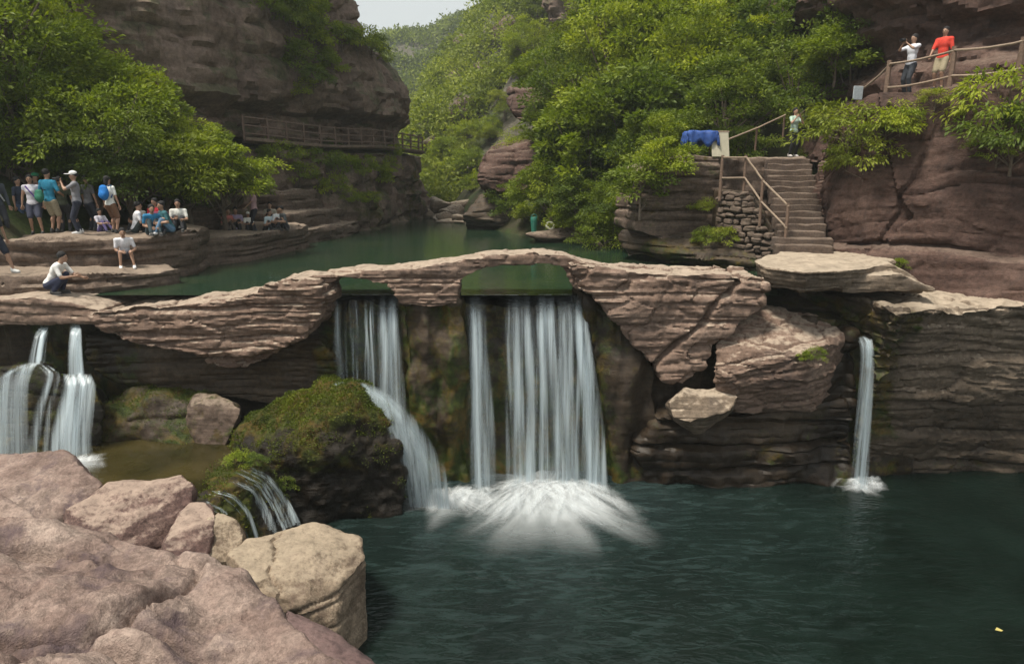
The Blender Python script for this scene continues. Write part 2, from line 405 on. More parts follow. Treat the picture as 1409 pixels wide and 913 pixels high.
def sheet(name, pts, mat, z):
    bm = bmesh.new(); bm.faces.new([bm.verts.new((x, y, z)) for x, y in pts]); me = bpy.data.meshes.new(name); bm.to_mesh(me); bm.free()
    return tag(link(name, me, mat), kind='structure')
sheet('lower_pool', [(-14, -8), (45, -8), (45, 22), (-14, 22)], MAT['lower'], 0.0)
sheet('upper_pool', [(-13.5, 17.75), (-5.3, 17.75), (-5.0, 17.72), (7.2, 17.72), (7.4, 19.5), (10.5, 22), (10, 30), (2, 50), (-5, 56), (-14, 52)], MAT['upper'], UP)
sheet('rock_basin', [PZ(x, y, 1.6)[:2] for x, y in ((-80, 700), (250, 720), (285, 690), (312, 664), (336, 640), (348, 612), (345, 575), (-90, 570))], MAT['basinw'], 1.6)

# ---- the weir wall behind the falls
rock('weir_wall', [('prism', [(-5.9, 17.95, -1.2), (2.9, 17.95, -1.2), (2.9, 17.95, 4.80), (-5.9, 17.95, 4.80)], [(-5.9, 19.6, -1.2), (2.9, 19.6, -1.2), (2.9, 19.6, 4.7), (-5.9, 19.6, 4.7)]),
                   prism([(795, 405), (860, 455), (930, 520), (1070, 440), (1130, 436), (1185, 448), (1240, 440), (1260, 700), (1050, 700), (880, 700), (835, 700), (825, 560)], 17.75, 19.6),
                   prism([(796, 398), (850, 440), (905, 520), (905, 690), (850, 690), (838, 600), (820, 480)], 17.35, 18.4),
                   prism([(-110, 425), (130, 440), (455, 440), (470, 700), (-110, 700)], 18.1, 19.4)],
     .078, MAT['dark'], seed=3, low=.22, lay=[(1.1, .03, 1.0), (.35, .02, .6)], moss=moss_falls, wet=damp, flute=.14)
tag(bpy.data.objects['weir_wall'], kind='structure')

# ---- the natural stone bridge
br = tag(empty('stone_bridge', (0, 17.6, 0)), 'natural red stone bridge with two arched openings spanning the waterfalls', 'stone bridge')
def child_of(o, par):
    o.parent = par; o.matrix_parent_inverse = Matrix.Translation(par.location).inverted(); return o
deck = rock('bridge_deck', [prism([(396, 388), (430, 380), (500, 373), (560, 369), (600, 364), (640, 357), (690, 350), (735, 348), (775, 352), (805, 362), (850, 374),
                                   (850, 400), (792, 398), (782, 384), (772, 368), (740, 363), (690, 366), (655, 375), (632, 388), (629, 418), (590, 424), (550, 419), (545, 404), (532, 389), (505, 383.5), (472, 384), (446, 393), (432, 415), (396, 415)], 17.15, 18.45)],
            .042, MAT['bridge'], seed=11, low=.045, lowf=1.2, lay=[(.34, .05, 1.6), (.13, .035, .9)], fine=.018, rounds=1, warp=.12, blocks=[(.8, .03, .4, .03)])
child_of(deck, br)
# through-going top slab is pale and worn; pillar between the openings
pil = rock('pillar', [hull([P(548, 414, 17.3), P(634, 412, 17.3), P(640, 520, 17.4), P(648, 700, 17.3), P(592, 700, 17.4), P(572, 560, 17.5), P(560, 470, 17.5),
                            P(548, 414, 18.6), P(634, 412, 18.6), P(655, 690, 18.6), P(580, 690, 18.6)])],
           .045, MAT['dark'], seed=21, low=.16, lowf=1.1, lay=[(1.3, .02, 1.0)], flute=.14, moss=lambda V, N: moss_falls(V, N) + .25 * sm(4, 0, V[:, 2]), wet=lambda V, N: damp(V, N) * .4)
child_of(pil, br)
ra = rock('abutment', [prism([(783, 364), (850, 374), (920, 378), (1000, 376), (1054, 381), (1056, 400), (1050, 425), (1012, 450), (985, 478), (972, 508), (940, 530), (915, 522), (885, 490), (862, 468), (842, 432), (815, 402), (790, 396)], 16.95, 18.7)],
          .042, MAT['bridge'], seed=31, low=.10, lowf=.8, lay=[(.75, .10, 2.2), (.28, .075, 1.2), (.11, .03, .7)], warp=.35, tilt=(.03, 0), rounds=1, blocks=[(1.1, .05, .5, .04), (.5, .014, .3, .012)],
          cracks=[(lambda V: np.exp(-((V[:, 0] - 4.75 - .9 * (V[:, 2] - 4.5) + .15 * vn(V[:, 2] * 2, V[:, 0] * 0, V[:, 1] * 0, 3)) / .09) ** 2), .22)])
child_of(ra, br)
la = rock('abutment', [prism([(118, 436), (135, 428), (180, 424), (300, 414), (345, 405), (372, 392), (400, 385), (436, 388), (446, 410), (440, 440), (420, 462), (385, 478), (330, 492), (300, 488), (230, 482), (165, 470), (130, 450)], 16.55, 18.5),
                       prism([(270, 470), (395, 470), (360, 500), (320, 508), (285, 498)], 16.8, 18.3)],
          .042, MAT['bridge'], seed=41, low=.11, lowf=.8, lay=[(.7, .10, 2.4), (.26, .075, 1.3), (.10, .03, .7)], warp=.3, tilt=(-.05, 0), rounds=1, blocks=[(1.2, .05, .5, .04), (.5, .014, .3, .012)])
child_of(la, br)

# ---- bedded rock under the left abutment, the lip of the left cascade, low rocks
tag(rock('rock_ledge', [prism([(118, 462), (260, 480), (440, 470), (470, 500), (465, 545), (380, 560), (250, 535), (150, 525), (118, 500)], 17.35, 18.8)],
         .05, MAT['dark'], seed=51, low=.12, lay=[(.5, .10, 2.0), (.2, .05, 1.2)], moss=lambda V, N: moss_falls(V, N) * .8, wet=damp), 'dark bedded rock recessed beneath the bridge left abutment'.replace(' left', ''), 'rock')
tag(rock('rock_slab', [prism([(-90, 418), (0, 411), (40, 409), (95, 416), (138, 430), (146, 442), (120, 446), (60, 447), (0, 452), (-90, 456)], 16.75, 18.8)],
         .045, MAT['bridge'], seed=61, low=.10, lay=[(.5, .09, 2.0), (.18, .05, 1.1)], tilt=(.06, 0)), 'flat brown slab above the twin mossy cascade where a man squats', 'rock')
tag(rock('low_rock', [hull([P(138, 560, 16.6), P(180, 536, 17.2), P(260, 532, 17.4), P(290, 545, 16.9), P(292, 600, 16.3), P(270, 632, 16.0), P(150, 640, 16.1), P(130, 600, 16.4), P(140, 560, 18.4), P(290, 560, 18.4), P(290, 640, 18.2), P(140, 640, 18.2)])],
         .055, MAT['dark'], seed=71, low=.22, lowf=1.3, lay=[(.5, .08, .7)], flute=.05, moss=lambda V, N: .58 + .3 * fbm(V[:, 0], V[:, 1], V[:, 2], 3, 6)), 'ochre topped mossy rock edging the small olive basin', 'rock')
tag(rock('low_rock', [hull([P(256, 560, 16.4), P(270, 542, 16.9), P(315, 546, 16.7), P(333, 560, 16.3), P(322, 592, 16.1), P(290, 606, 16.1), P(258, 596, 16.3), P(260, 560, 17.8), P(320, 560, 17.8), P(330, 640, 17.4), P(260, 640, 17.4), P(290, 650, 15.9)])],
         .035, MAT['bank'], seed=72, low=.10, lowf=1.4, sa=0, moss=lambda V, N: .36 + .3 * fbm(V[:, 0], V[:, 1], V[:, 2], 3, 6)), 'angular tan block with a flat side on the mossy rock', 'rock')
# mossy rocks the twin cascade runs over
for i, (pts, lab) in enumerate(([[P(-60, 520, 16.2), P(0, 505, 16.3), P(60, 500, 16.4), P(88, 520, 16.2), P(92, 580, 15.8), P(80, 640, 15.5), P(-60, 660, 15.4), P(-60, 520, 18.2), P(88, 520, 18.2), P(92, 640, 18.2), P(-60, 660, 18)], 'rounded mossy rock under the wider veil of the twin cascade'],
                               [[P(84, 530, 16.4), P(100, 512, 16.6), P(128, 524, 16.4), P(142, 570, 16.1), P(138, 640, 15.8), P(84, 640, 15.7), P(84, 530, 18.2), P(140, 540, 18.2), P(140, 640, 18), P(84, 640, 18)], 'small mossy rock under the narrower veil of the twin cascade'])):
    tag(rock('mossy_rock', [hull(pts)], .06, MAT['mossrock'], seed=81 + i, low=.16, lowf=1.2, lay=[(.4, .06, 1.0)], moss=lambda V, N: .42 + .3 * fbm(V[:, 0], V[:, 1], V[:, 2], 3, 6), wet=lambda V, N: V[:, 0] * 0 + .7), lab, 'rock')
# big mossy boulder
mb = [P(455, 527, 16.6), P(500, 535, 16.3), P(545, 580, 15.9), P(556, 650, 15.6), P(552, 740, 15.4), P(440, 760, 14.9), P(330, 740, 15.0), P(318, 640, 15.6), P(335, 590, 16.0), P(375, 550, 16.4), P(420, 540, 15.9), P(470, 575, 15.3), P(390, 600, 15.2), P(500, 620, 15.2), P(440, 640, 14.95), P(460, 530, 17.9), P(545, 600, 17.9), P(555, 740, 17.7), P(330, 740, 17.6), P(335, 600, 17.8)]
tag(rock('mossy_boulder', [hull(mb)], .052, MAT['mossrock'], seed=91, low=.24, lowf=1.0, sa=.2, lay=[(.6, .08, 1.0)], fine=.045, rounds=8,
         moss=lambda V, N: .18 + .75 * sm(1.2, 3.0, V[:, 2] + .9 * fbm(V[:, 0] * .8, V[:, 1] * .8, V[:, 2] * .8, 3, 6)), wet=lambda V, N: 1 - sm(1.2, 3.0, V[:, 2])), 'large dark boulder capped with moss splitting the narrower fall', 'boulder')
# rocks under the small side cascade
tag(rock('cascade_rock', [hull([PZ(262, 712, 1.72), PZ(300, 682, 1.74), PZ(338, 654, 1.76), PZ(366, 622, 1.74), PZ(366, 590, 1.6), PZ(262, 690, 1.0), PZ(320, 630, 1.0), P(262, 668, 14.2), P(300, 654, 14.6), P(345, 650, 14.8), P(385, 680, 14.6), P(412, 728, 14.3), P(380, 770, 13.4), P(300, 760, 13.0), P(262, 720, 13.2), P(262, 680, 15.4), P(350, 660, 15.8), P(420, 770, 15.2), P(300, 800, 13.2), P(262, 800, 14)])],
         .05, MAT['mossrock'], seed=95, low=.16, lowf=1.3, lay=[(.3, .10, .8)], fine=.03, moss=lambda V, N: .5 + .4 * fbm(V[:, 0], V[:, 1], V[:, 2], 3, 6), wet=lambda V, N: V[:, 0] * 0 + .6), 'mossy stepped rock with thin white rivulets beside the cream boulder', 'rock')

# ---- right of the bridge
tag(rock('ledge_boulder', [hull([P(1005, 428, 18.0), P(1040, 420, 18.2), P(1125, 432, 18.0), P(1160, 462, 17.4), P(985, 470, 17.1), P(980, 505, 16.7), P(1000, 520, 16.5), P(1108, 488, 16.3), P(1115, 515, 16.5), P(1010, 565, 16.9), P(1120, 570, 17.0), P(985, 545, 16.9), P(1010, 570, 18.6), P(1160, 570, 18.6)])],
         .046, MAT['bridge'], seed=101, low=.10, lowf=1.0, lay=[(.5, .09, 1.6), (.18, .055, .9), (.08, .02, .5)], tilt=(-.22, .05), warp=.2, rounds=1, blocks=[(.9, .04, .4, .03), (.4, .012, .3, .01)]), 'tilted bedded boulder between the bridge and the thin side fall', 'boulder')
tag(rock('ledge_boulder', [hull([P(918, 552, 16.6), P(945, 534, 17.0), P(1000, 530, 17.0), P(1016, 545, 16.6), P(1006, 565, 16.3), P(950, 582, 16.2), P(925, 575, 16.3), P(920, 560, 18.0), P(1015, 560, 18.0), P(960, 600, 17.4)])],
         .035, MAT['slab'], seed=103, low=.06, lowf=1.4, lay=[(.25, .05, .9)], rounds=3), 'pale wedge of stone jutting below the tilted boulder', 'rock')
tag(rock('shore_rock', [prism([(882, 610), (905, 578), (935, 566), (1020, 572), (1100, 562), (1165, 545), (1178, 600), (1176, 700), (1100, 705), (1000, 705), (884, 700)], 17.2, 19.0),
                        prism([(1105, 478), (1172, 458), (1182, 480), (1176, 560), (1110, 560)], 17.45, 18.6)],
         .052, MAT['dark'], seed=105, low=.24, lowf=.9, lay=[(.7, .16, 1.0), (.25, .05, .6)], flute=.06, moss=lambda V, N: .2 + .25 * fbm(V[:, 0], V[:, 1], V[:, 2], 3, 6), wet=damp), 'dark undercut layered rock at the pool edge below the tilted boulder', 'rock')
top = [PZ(*p, 5.0) for p in ((1095, 397), (1143, 404), (1206, 417), (1234, 431), (1276, 425), (1360, 422), (1409, 421))] + [(15.5, 15.6, 5.0), (17, 15.2, 5.0), (17, 20.8, 5.0), (9.0, 20.8, 5.0)]
bot = [(x + .35, max(y + 1.5, 18.2) if y < 21 else y, -1.2) for x, y, z in top]; bot[-3:] = [(17, 17, -1.2), (17, 20.8, -1.2), (9.0, 20.8, -1.2)]
tag(rock('rock_shelf', [('prism', top, bot)], .06, MAT['slab'], seed=111, low=.18, lowf=.5, lay=[(.8, .15, 2.6), (.3, .10, 1.5), (.12, .04, .8)], warp=.35, tilt=(.06, 0), rounds=1, blocks=[(1.6, .08, .5, .04), (.6, .02, .3, .015)], cracks=[(lambda V: np.exp(-((V[:, 2] - 3.6) / .08) ** 2), .15)], wet=damp_and_shade, moss=moss_falls),
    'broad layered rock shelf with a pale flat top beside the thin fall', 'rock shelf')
plat = [PZ(*p, 5.9) for p in ((1036, 358), (1075, 347), (1110, 343), (1165, 342), (1232, 359), (1190, 370), (1110, 375), (1050, 368))]
tag(rock('rock_platform', [slab(plat, .5, .08), prism([(1088, 376), (1150, 370), (1228, 364), (1262, 384), (1270, 402), (1180, 398), (1098, 404)], 17.7, 20.5), prism([(1150, 384), (1240, 376), (1290, 400), (1160, 404)], 17.2, 19)], .045, MAT['slab'], seed=113, low=.06, lay=[(.25, .07, 1.4), (.1, .03, .8)], rounds=2),
    'flat stone platform at the foot of the stairs', 'rock')
# rock filling between platform, bridge and stairs
tag(rock('rock_gap', [hull([(6.5, 19.0, 4.6), (9.5, 18.6, 4.6), (9.5, 22, 5.3), (7.0, 21.5, 5.0), (6.5, 19, 3), (9.5, 18.6, 3), (9.5, 22, 3), (7, 21.5, 3)])], .1, MAT['dark'], seed=115, low=.1, moss=lambda V, N: V[:, 0] * 0 + .4), 'low damp rock under the stone platform', 'rock')

# ---- cliffs as bent sheets
def resample(pts, ds):
    pts = np.array(pts, float); seg = np.sqrt(((pts[1:] - pts[:-1]) ** 2).sum(1)); s = np.concatenate([[0], np.cumsum(seg)])
    n = int(s[-1] / ds) + 1; q = np.linspace(0, s[-1], n)
    x = np.interp(q, s, pts[:, 0]); y = np.interp(q, s, pts[:, 1])
    k = max(1, int(.8 / ds)); ker = np.ones(2 * k + 1) / (2 * k + 1)
    xs = np.convolve(np.pad(x, k, 'edge'), ker, 'valid'); ys = np.convolve(np.pad(y, k, 'edge'), ker, 'valid')
    return q, xs, ys
def cliff(name, plan, z0, z1, ds, prof, mat, seed, lay, blocks=None, vert=0.0, low=.4, lowf=.25, cap=8.0, cell=None, cracks=None, fine=.03, moss=None, warp=.5, tilt=(0, 0), zmod=None):
    s, x, y = resample(plan, ds)
    tx = np.gradient(x); ty = np.gradient(y); l = np.hypot(tx, ty) + 1e-9; nx, ny = ty / l, -tx / l       # outward = right of the walking direction
    zs = np.arange(z0, z1 + ds, ds); ncap = 10
    S, Z = np.meshgrid(s, zs, indexing='ij')
    off = prof(S, Z)
    offc = off[:, -1:] - cap * (np.arange(1, ncap + 1) / ncap)[None, :] ** 1.3
    Zc = np.repeat(Z[:, -1:], ncap, 1); Sc = np.repeat(S[:, -1:], ncap, 1)
    off = np.concatenate([off, offc], 1); Z = np.concatenate([Z, Zc], 1); S = np.concatenate([S, Sc], 1)
    V = np.stack([x[:, None] + nx[:, None] * off, y[:, None] + ny[:, None] * off, Z], 2).reshape(-1, 3)
    NH = np.stack([np.repeat(nx[:, None], Z.shape[1], 1), np.repeat(ny[:, None], Z.shape[1], 1), 0 * Z], 2).reshape(-1, 3)
    d = low * fbm(V[:, 0] * lowf, V[:, 1] * lowf, V[:, 2] * lowf, 4, seed)
    V = V + NH * d[:, None]
    d = strata(V, seed + 1, lay, warp, tilt) + fine * fbm(V[:, 0] * 4, V[:, 1] * 4, V[:, 2] * 4, 3, seed + 2)
    if cell:
        for cs, cd, cz in cell:
            wv = .3 * np.stack([vn(*(V * .8).T, seed + 71), vn(*(V * .8).T, seed + 72), vn(*(V * .8).T, seed + 73)], 1)
            d = d - cd * np.exp(-(crackcells(V + wv, cs, seed + 30, cz) / .06) ** 2)
    if vert: d = d + vert * (fbm(V[:, 0] * .9, V[:, 1] * .9, V[:, 2] * .10, 4, seed + 80) - .7 * np.abs(fbm(V[:, 0] * .35, V[:, 1] * .35, V[:, 2] * .05, 2, seed + 81)))
    if blocks:
        for bs_, ba, bz in blocks:
            wv = .10 * bs_ * np.stack([vn(*(V * 2 / bs_).T, seed + 71), vn(*(V * 2 / bs_).T, seed + 72), vn(*(V * 2 / bs_).T, seed + 73)], 1)
            d = d + ba * (crackcells(V + wv, bs_, seed + 40, bz, True)[1] * 2 - 1)
    if cracks:
        for f, dep in cracks: d = d - dep * f(V)
    V = V + NH * d[:, None]
    V[:, 2] += .10 * fbm(V[:, 0] * .6, V[:, 1] * .6, V[:, 2] * .6, 3, seed + 4)
    if zmod is not None: V[:, 2] = zmod(S.ravel(), V[:, 2])
    F = grid_faces(*Z.shape)
    at = {'moss': np.clip(moss(V), 0, 1)} if moss else None
    return tag(link(name, mesh_np(name, V, F, True, 38, at), mat), kind='structure')

# right cliff below the rope path
planR = [(12.3, 28.5), (11.2, 26.0), (10.4, 23.8), (9.75, 22.0), (10.1, 20.9), (12.2, 19.0), (13.7, 17.6), (16.5, 15.8), (21, 13.5)]
def profR(S, Z):
    lean = -.26 * (Z - 5.2) * (.15 + .85 * sm(5.5, 9.5, S))
    foot = .35 * (1 - sm(6.0, 6.25, Z))
    return lean + foot + .35 * sm(4, 9, S) * sm(5.5, 8, Z)
def crR1(V):      # the steep joint right of the stairs
    return np.exp(-((V[:, 0] - 11.35 - .28 * (V[:, 2] - 7.6) - .12 * vn(V[:, 2] * 1.7, V[:, 0] * 0, V[:, 1] * 0, 5)) / .05) ** 2) * (1 - sm(9.2, 9.8, V[:, 2])) * sm(6.0, 6.2, V[:, 2])
def crR2(V): return np.exp(-((V[:, 2] - 6.18 - .08 * vn(V[:, 0] * .9, V[:, 1] * .9, V[:, 2] * 0, 5)) / .06) ** 2)
def crR3(V): return np.exp(-((V[:, 2] - 8.35 + .05 * (V[:, 0] - 12) - .08 * vn(V[:, 0] * .9, V[:, 1] * .9, V[:, 2] * 0, 6)) / .05) ** 2) * sm(12, 12.6, V[:, 0])
cliff('cliff_right', planR, 4.55, 10.5, .06, profR, MAT['cliffr'], 121, [(1.6, .09, 3.0), (.45, .03, 1.6), (.16, .016, .8)], blocks=[(2.8, .17, 1.5), (.95, .035, .8)], vert=.06, low=.20, lowf=.32, cap=6.5, cell=[(2.8, .05, 1.5)], cracks=[(crR1, .16), (crR2, .22), (crR3, .12)], tilt=(-.12, 0), zmod=lambda S, z: z - 1.5 * (1 - sm(5.2, 8.0, S)) * np.clip((z - 5) / 5.5, 0, 1.2))
planR2 = [(10.2, 42), (11.6, 34), (11.6, 28.5), (12.2, 25.0), (14.0, 22.2), (16.5, 20.0), (19.5, 18.5), (24, 17)]
cliff('cliff_right_upper', planR2, 8.6, 24, .10, lambda S, Z: -.18 * (Z - 10) + .5 * sm(13.5, 14.5, Z) - .6 * sm(11.3, 11.9, Z) * (1 - sm(12.6, 13.2, Z)), MAT['cliffr'], 131, [(1.3, .16, 3.0), (.4, .06, 1.6), (.16, .03, .9)], blocks=[(2.4, .3, .8), (1.0, .12, .5)], low=.6, lowf=.25, cap=10, cell=[(3.0, .2, .7)])
# left cliff with the walkway niche
planL = [(-52, 20), (-36, 24), (-24, 25.5), (-17.5, 27), (-14.2, 29.0), (-12.4, 32), (-10.6, 36.5), (-8.6, 42), (-7.2, 47.2), (-7.6, 51), (-10, 56), (-18, 63), (-30, 66)]
sL, _, _ = resample(planL, .16)
def profL(S, Z):
    up = sm(11.0, 11.6, Z); lo = 1 - sm(9.35, 9.55, Z)
    o = .95 * lo - .45 * (1 - lo) * (1 - up) + up * (.55 - .03 * (Z - 11.5))
    nose = sm(52, 56, S)
    o = o - nose * (3.6 * sm(15.3, 16.4, Z) + .9 * sm(13.0, 15.3, Z))
    return o + .5 * lo * sm(9.0, 5.0, Z) * 1.2
cliff('cliff_left', planL, 4.2, 27, .175, profL, MAT['cliffl'], 141, [(1.9, .26, 4.0), (.6, .13, 2.2), (.22, .05, 1.2)], blocks=[(5.0, .40, 2.2), (1.9, .16, .5)], vert=.20, low=.45, lowf=.16, cap=14, cell=[(4.0, .32, .9), (1.6, .09, .8)], moss=lambda V: .30 * (1 - sm(7.5, 10.5, V[:, 2])) + .25 * fbm(V[:, 0] * .3, V[:, 1] * .3, V[:, 2] * .3, 3, 9))

# ---- terrain
def terrain(name, x0, x1, y0, y1, step, zf, mat, sharp=None):
    xs = np.arange(x0, x1 + step, step); ys = np.arange(y0, y1 + step, step)
    X, Y = np.meshgrid(xs, ys, indexing='ij'); Z = zf(X.ravel(), Y.ravel())
    V = np.stack([X.ravel(), Y.ravel(), Z], 1)
    return tag(link(name, mesh_np(name, V, grid_faces(len(xs), len(ys)), True, sharp), mat), kind='structure')
SHX = np.array([10.2, 9.6, 8.6, 8.2, 4.2, .6, -2.6, -4.6, -6.0, -8]); SHY = np.array([21.0, 22.3, 24.0, 26.8, 30, 32.7, 41, 48, 56, 70])
def z_slope_right(x, y):
    d = x - np.interp(y, SHY, SHX)
    z = UP - .6 + np.where(d > 0, np.minimum(.9 * d, 1.2 + .72 * d), .8 * d)
    z = z + sm(0, 3, d) * (1.0 * fbm(x * .22, y * .22, x * 0, 3, 15) + .25 * fbm(x, y, x * 0, 3, 16))
    z = z - 5.5 * sm(26.5, 24.0, y) * sm(0.5, 2.5, d)
    return np.clip(z, 3.0, 30 + 2 * fbm(x * .1, y * .1, x * 0, 3, 17))
terrain('slope_right', -8, 34, 22, 62, .5, z_slope_right, MAT['earth'])
def z_bank_left(x, y):
    d = -11.6 - x
    z = 4.6 + 1.5 * sm(-.2, 1.6, d) + .55 * np.clip(d - 2.2, 0, 30) + .5 * sm(2.2, 3, d)
    z = z + .35 * sm(.5, 3, d) * fbm(x * .5, y * .5, x * 0, 3, 25)
    z = np.where(d < -.2, 4.6, z)
    return np.minimum(z, 11.0)
terrain('bank_left', -60, -9.5, 19.2, 31, .4, z_bank_left, MAT['earth'])
def ridge_near(x): return np.clip(17.7 + 1.5 * (x + 14), 4.5, 62)
def z_near_hill(x, y):
    r = ridge_near(x - 2.5 + 3 * fbm(y * .05, x * .05, y * 0, 2, 31))
    z = 5.2 + (r - 5.2) * sm(54, 108, y + 8 * fbm(x * .06, y * .06, x * 0, 3, 33))
    rg = 2.6 * np.abs(fbm(x * .11, y * .11, x * 0, 4, 32)) + 1.2 * fbm(x * .3, y * .3, x * 0, 2, 34)
    return z + rg * sm(58, 80, y) - .5 * (y > 108) * (y - 108)
terrain('hillside', -60, 60, 52, 135, 1.0, z_near_hill, MAT['farhill'], 40)
def z_far_hill(x, y):
    top = 40 + .27 * (x + 47) + 2.5 * fbm(x * .025, y * 0, x * 0, 3, 41)
    z = 4 + top * sm(120, 232, y + 12 * fbm(x * .03, y * .03, x * 0, 3, 42))
    return z + 3.5 * np.abs(fbm(x * .06, y * .06, x * 0, 4, 43)) * sm(130, 160, y) - .4 * (y > 235) * (y - 235)
terrain('hill_far', -190, 120, 118, 300, 2.5, z_far_hill, MAT['farhill'], 40)

# ---- ledges of the left bank
def wslab(xy, z, th, grow=.03): return slab([(x, y, z) for x, y in xy], th, grow)
tag(rock('bank_ledge', [wslab([(-18, 18.9), (-14, 19.0), (-11.8, 19.5), (-10.6, 20.3), (-9.9, 21.6), (-10.4, 23.6), (-13, 24.4), (-18, 24.4)], 6.45, 1.7, .03)], .08, MAT['bank'], seed=151, low=.14, lay=[(.6, .12, 2.4), (.22, .07, 1.4)]), 'tall brown rock ledge where the standing visitors gather', 'rock ledge')
tag(rock('bank_ledge', [wslab([(-17.5, 16.9), (-14, 17.3), (-11.4, 17.8), (-10.0, 18.9), (-9.6, 19.8), (-10.4, 20.6), (-17.5, 20.2)], 5.62, 1.2, .03)], .075, MAT['bank'], seed=153, low=.12, lay=[(.4, .12, 2.0), (.16, .06, 1.2)], tilt=(.04, 0)), 'low stepped ledge at the water below the standing visitors', 'rock ledge')
tag(rock('bank_ledge', [wslab([(-13, 23.2), (-10.8, 23.0), (-9.6, 24.6), (-9.0, 27.5), (-8.7, 29.6), (-10, 31), (-14, 31)], 6.05, 1.5, .03)], .08, MAT['bank'], seed=155, low=.12, lay=[(.5, .16, 2.0), (.18, .06, 1.2)]), 'flat rock shelf with an undercut face where the pink shirted woman stands', 'rock ledge')
tag(rock('bank_ledge', [wslab([(-13.5, 25.5), (-11.6, 25.2), (-11.2, 27), (-12, 29), (-14, 29)], 7.1, 1.4, .05)], .09, MAT['bank'], seed=156, low=.12, lay=[(.4, .12, 2.0), (.18, .06, 1.2)]), 'raised layered rock under the bushes behind the seated pink visitor', 'rock ledge')
tag(rock('bank_ledge', [wslab([(-13, 32), (-10.4, 31.5), (-9.6, 34), (-9.4, 37), (-12.5, 38)], 7.4, 1.0, .03), wslab([(-13, 31), (-9.9, 30.8), (-9.0, 34), (-8.8, 38), (-12, 39)], 6.5, .9, .03), wslab([(-13, 30.5), (-9.4, 30.5), (-8.3, 34), (-8.2, 39), (-12, 40)], 5.7, 1.2, .03)], .095, MAT['bank'], seed=157, low=.14, lay=[(.4, .14, 2.0), (.18, .06, 1.2)]), 'stack of stepped flat beds at the foot of the walkway cliff', 'rock ledge')
# ---- rocks of the far end and of the wooded shore
tag(rock('shore_boulder', [hull([P(640, 320, 39), P(632, 296, 38), P(660, 270, 39), P(735, 262, 38), P(745, 320, 37), P(650, 285, 44), P(740, 262, 46), P(760, 330, 46), P(650, 330, 44)])], .10, MAT['dark'], seed=161, low=.3, lowf=.5, lay=[(.7, .2, 3.0), (.3, .08, 2.0)]), 'low dark rock at the waterline under the overhanging block', 'boulder')
tag(rock('overhang_boulder', [hull([P(660, 232, 38), P(672, 208, 39), P(735, 196, 39), P(755, 215, 38), P(758, 265, 37.5), P(680, 265, 37.5), P(660, 250, 38), P(672, 205, 46), P(760, 190, 46), P(760, 265, 46), P(665, 262, 46)])], .10, MAT['cliffr'], seed=163, low=.3, lowf=.5, lay=[(1.2, .15, 3.0), (.4, .08, 2.0)], cell=(2.2, .12)), 'huge square overhanging block standing over the far shore', 'boulder')
tag(rock('dark_outcrop', [hull([P(695, 150, 41), P(705, 120, 42), P(745, 116, 43), P(760, 140, 41), P(750, 172, 41), P(705, 166, 41), P(700, 120, 50), P(770, 116, 50), P(770, 175, 50)])], .12, MAT['cliffr'], seed=165, low=.4, lowf=.4, lay=[(1.2, .15, 3.0), (.4, .08, 2.0)]), 'dark rounded outcrop showing between the trees above the overhanging block', 'outcrop')
tag(rock('crag', [hull([P(748, -30, 58), P(752, 10, 57), P(775, 35, 57), P(790, 60, 57), P(795, 95, 57), P(815, 70, 57), P(860, -30, 58), P(748, -30, 70), P(860, -30, 70), P(800, 90, 68)])], .16, MAT['cliffl'], seed=167, low=.7, lowf=.3, lay=[(1.6, .3, 3.0), (.5, .12, 2.0)], cell=(2.8, .3)), 'grey pointed crag hanging above the wooded slope', 'crag')
for i, (x, y, Y, r) in enumerate(((600, 285, 50, 1.1), (622, 292, 47, .8), (585, 296, 49, .7), (612, 300, 45, .55), (640, 284, 49, .9), (570, 292, 52, 1.0), (632, 300, 44, .5))):
    c = np.array(P(x, y, Y)); rng = np.random.RandomState(170 + i); pts = rng.normal(size=(16, 3)); pts /= np.linalg.norm(pts, axis=1)[:, None]
    tag(rock('river_stone', [hull([tuple(c + q * np.array([r * 1.3, r, r * .8])) for q in pts])], r * .12, MAT['slab'], seed=170 + i, low=r * .08, lowf=.9 / r, sa=.3, rounds=2), 'pale rounded stone tumbled in the stream mouth', 'stone', 'pale stones at the stream mouth')
tag(rock('gravel_bar', [hull([P(600, 305, 44), P(640, 303, 43), P(650, 285, 55), P(575, 285, 56), P(600, 312, 45), P(645, 310, 43)])], .12, MAT['slab'], seed=178, low=.15), kind='structure')
tag(rock('flat_shore_rock', [hull([P(722, 322, 31), P(780, 312, 32), P(850, 306, 33), P(850, 318, 32), P(770, 328, 31), P(740, 330, 31), P(850, 310, 36), P(740, 320, 36), P(800, 345, 33)])], .07, MAT['bank'], seed=179, low=.08, lay=[(.3, .07, 1.5)]), 'flat pale rock by the water with a white ring on it', 'rock')
tag(rock('landing_cliff', [prism([(880, 232), (905, 220), (990, 217), (1000, 240), (1003, 350), (950, 345), (870, 320), (872, 270)], 24.2, 28)], .065, MAT['bank'], seed=181, low=.2, lowf=.5, lay=[(.7, .16, 2.0), (.26, .10, 1.2)], moss=lambda V, N: .2 + .3 * fbm(V[:, 0], V[:, 1], V[:, 2], 3, 6)), kind='structure')
tag(rock('landing_foot', [hull([P(850, 318, 25.5), P(960, 320, 24.0), P(1040, 330, 22.8), P(1045, 362, 22.0), P(960, 352, 23), P(860, 340, 25), P(870, 330, 27), P(1045, 330, 25), P(1045, 375, 22.2), P(860, 355, 25)])], .065, MAT['dark'], seed=183, low=.22, lowf=.8, lay=[(.35, .14, 1.4)], moss=lambda V, N: .38 + .3 * fbm(V[:, 0], V[:, 1], V[:, 2], 3, 6)), kind='structure')

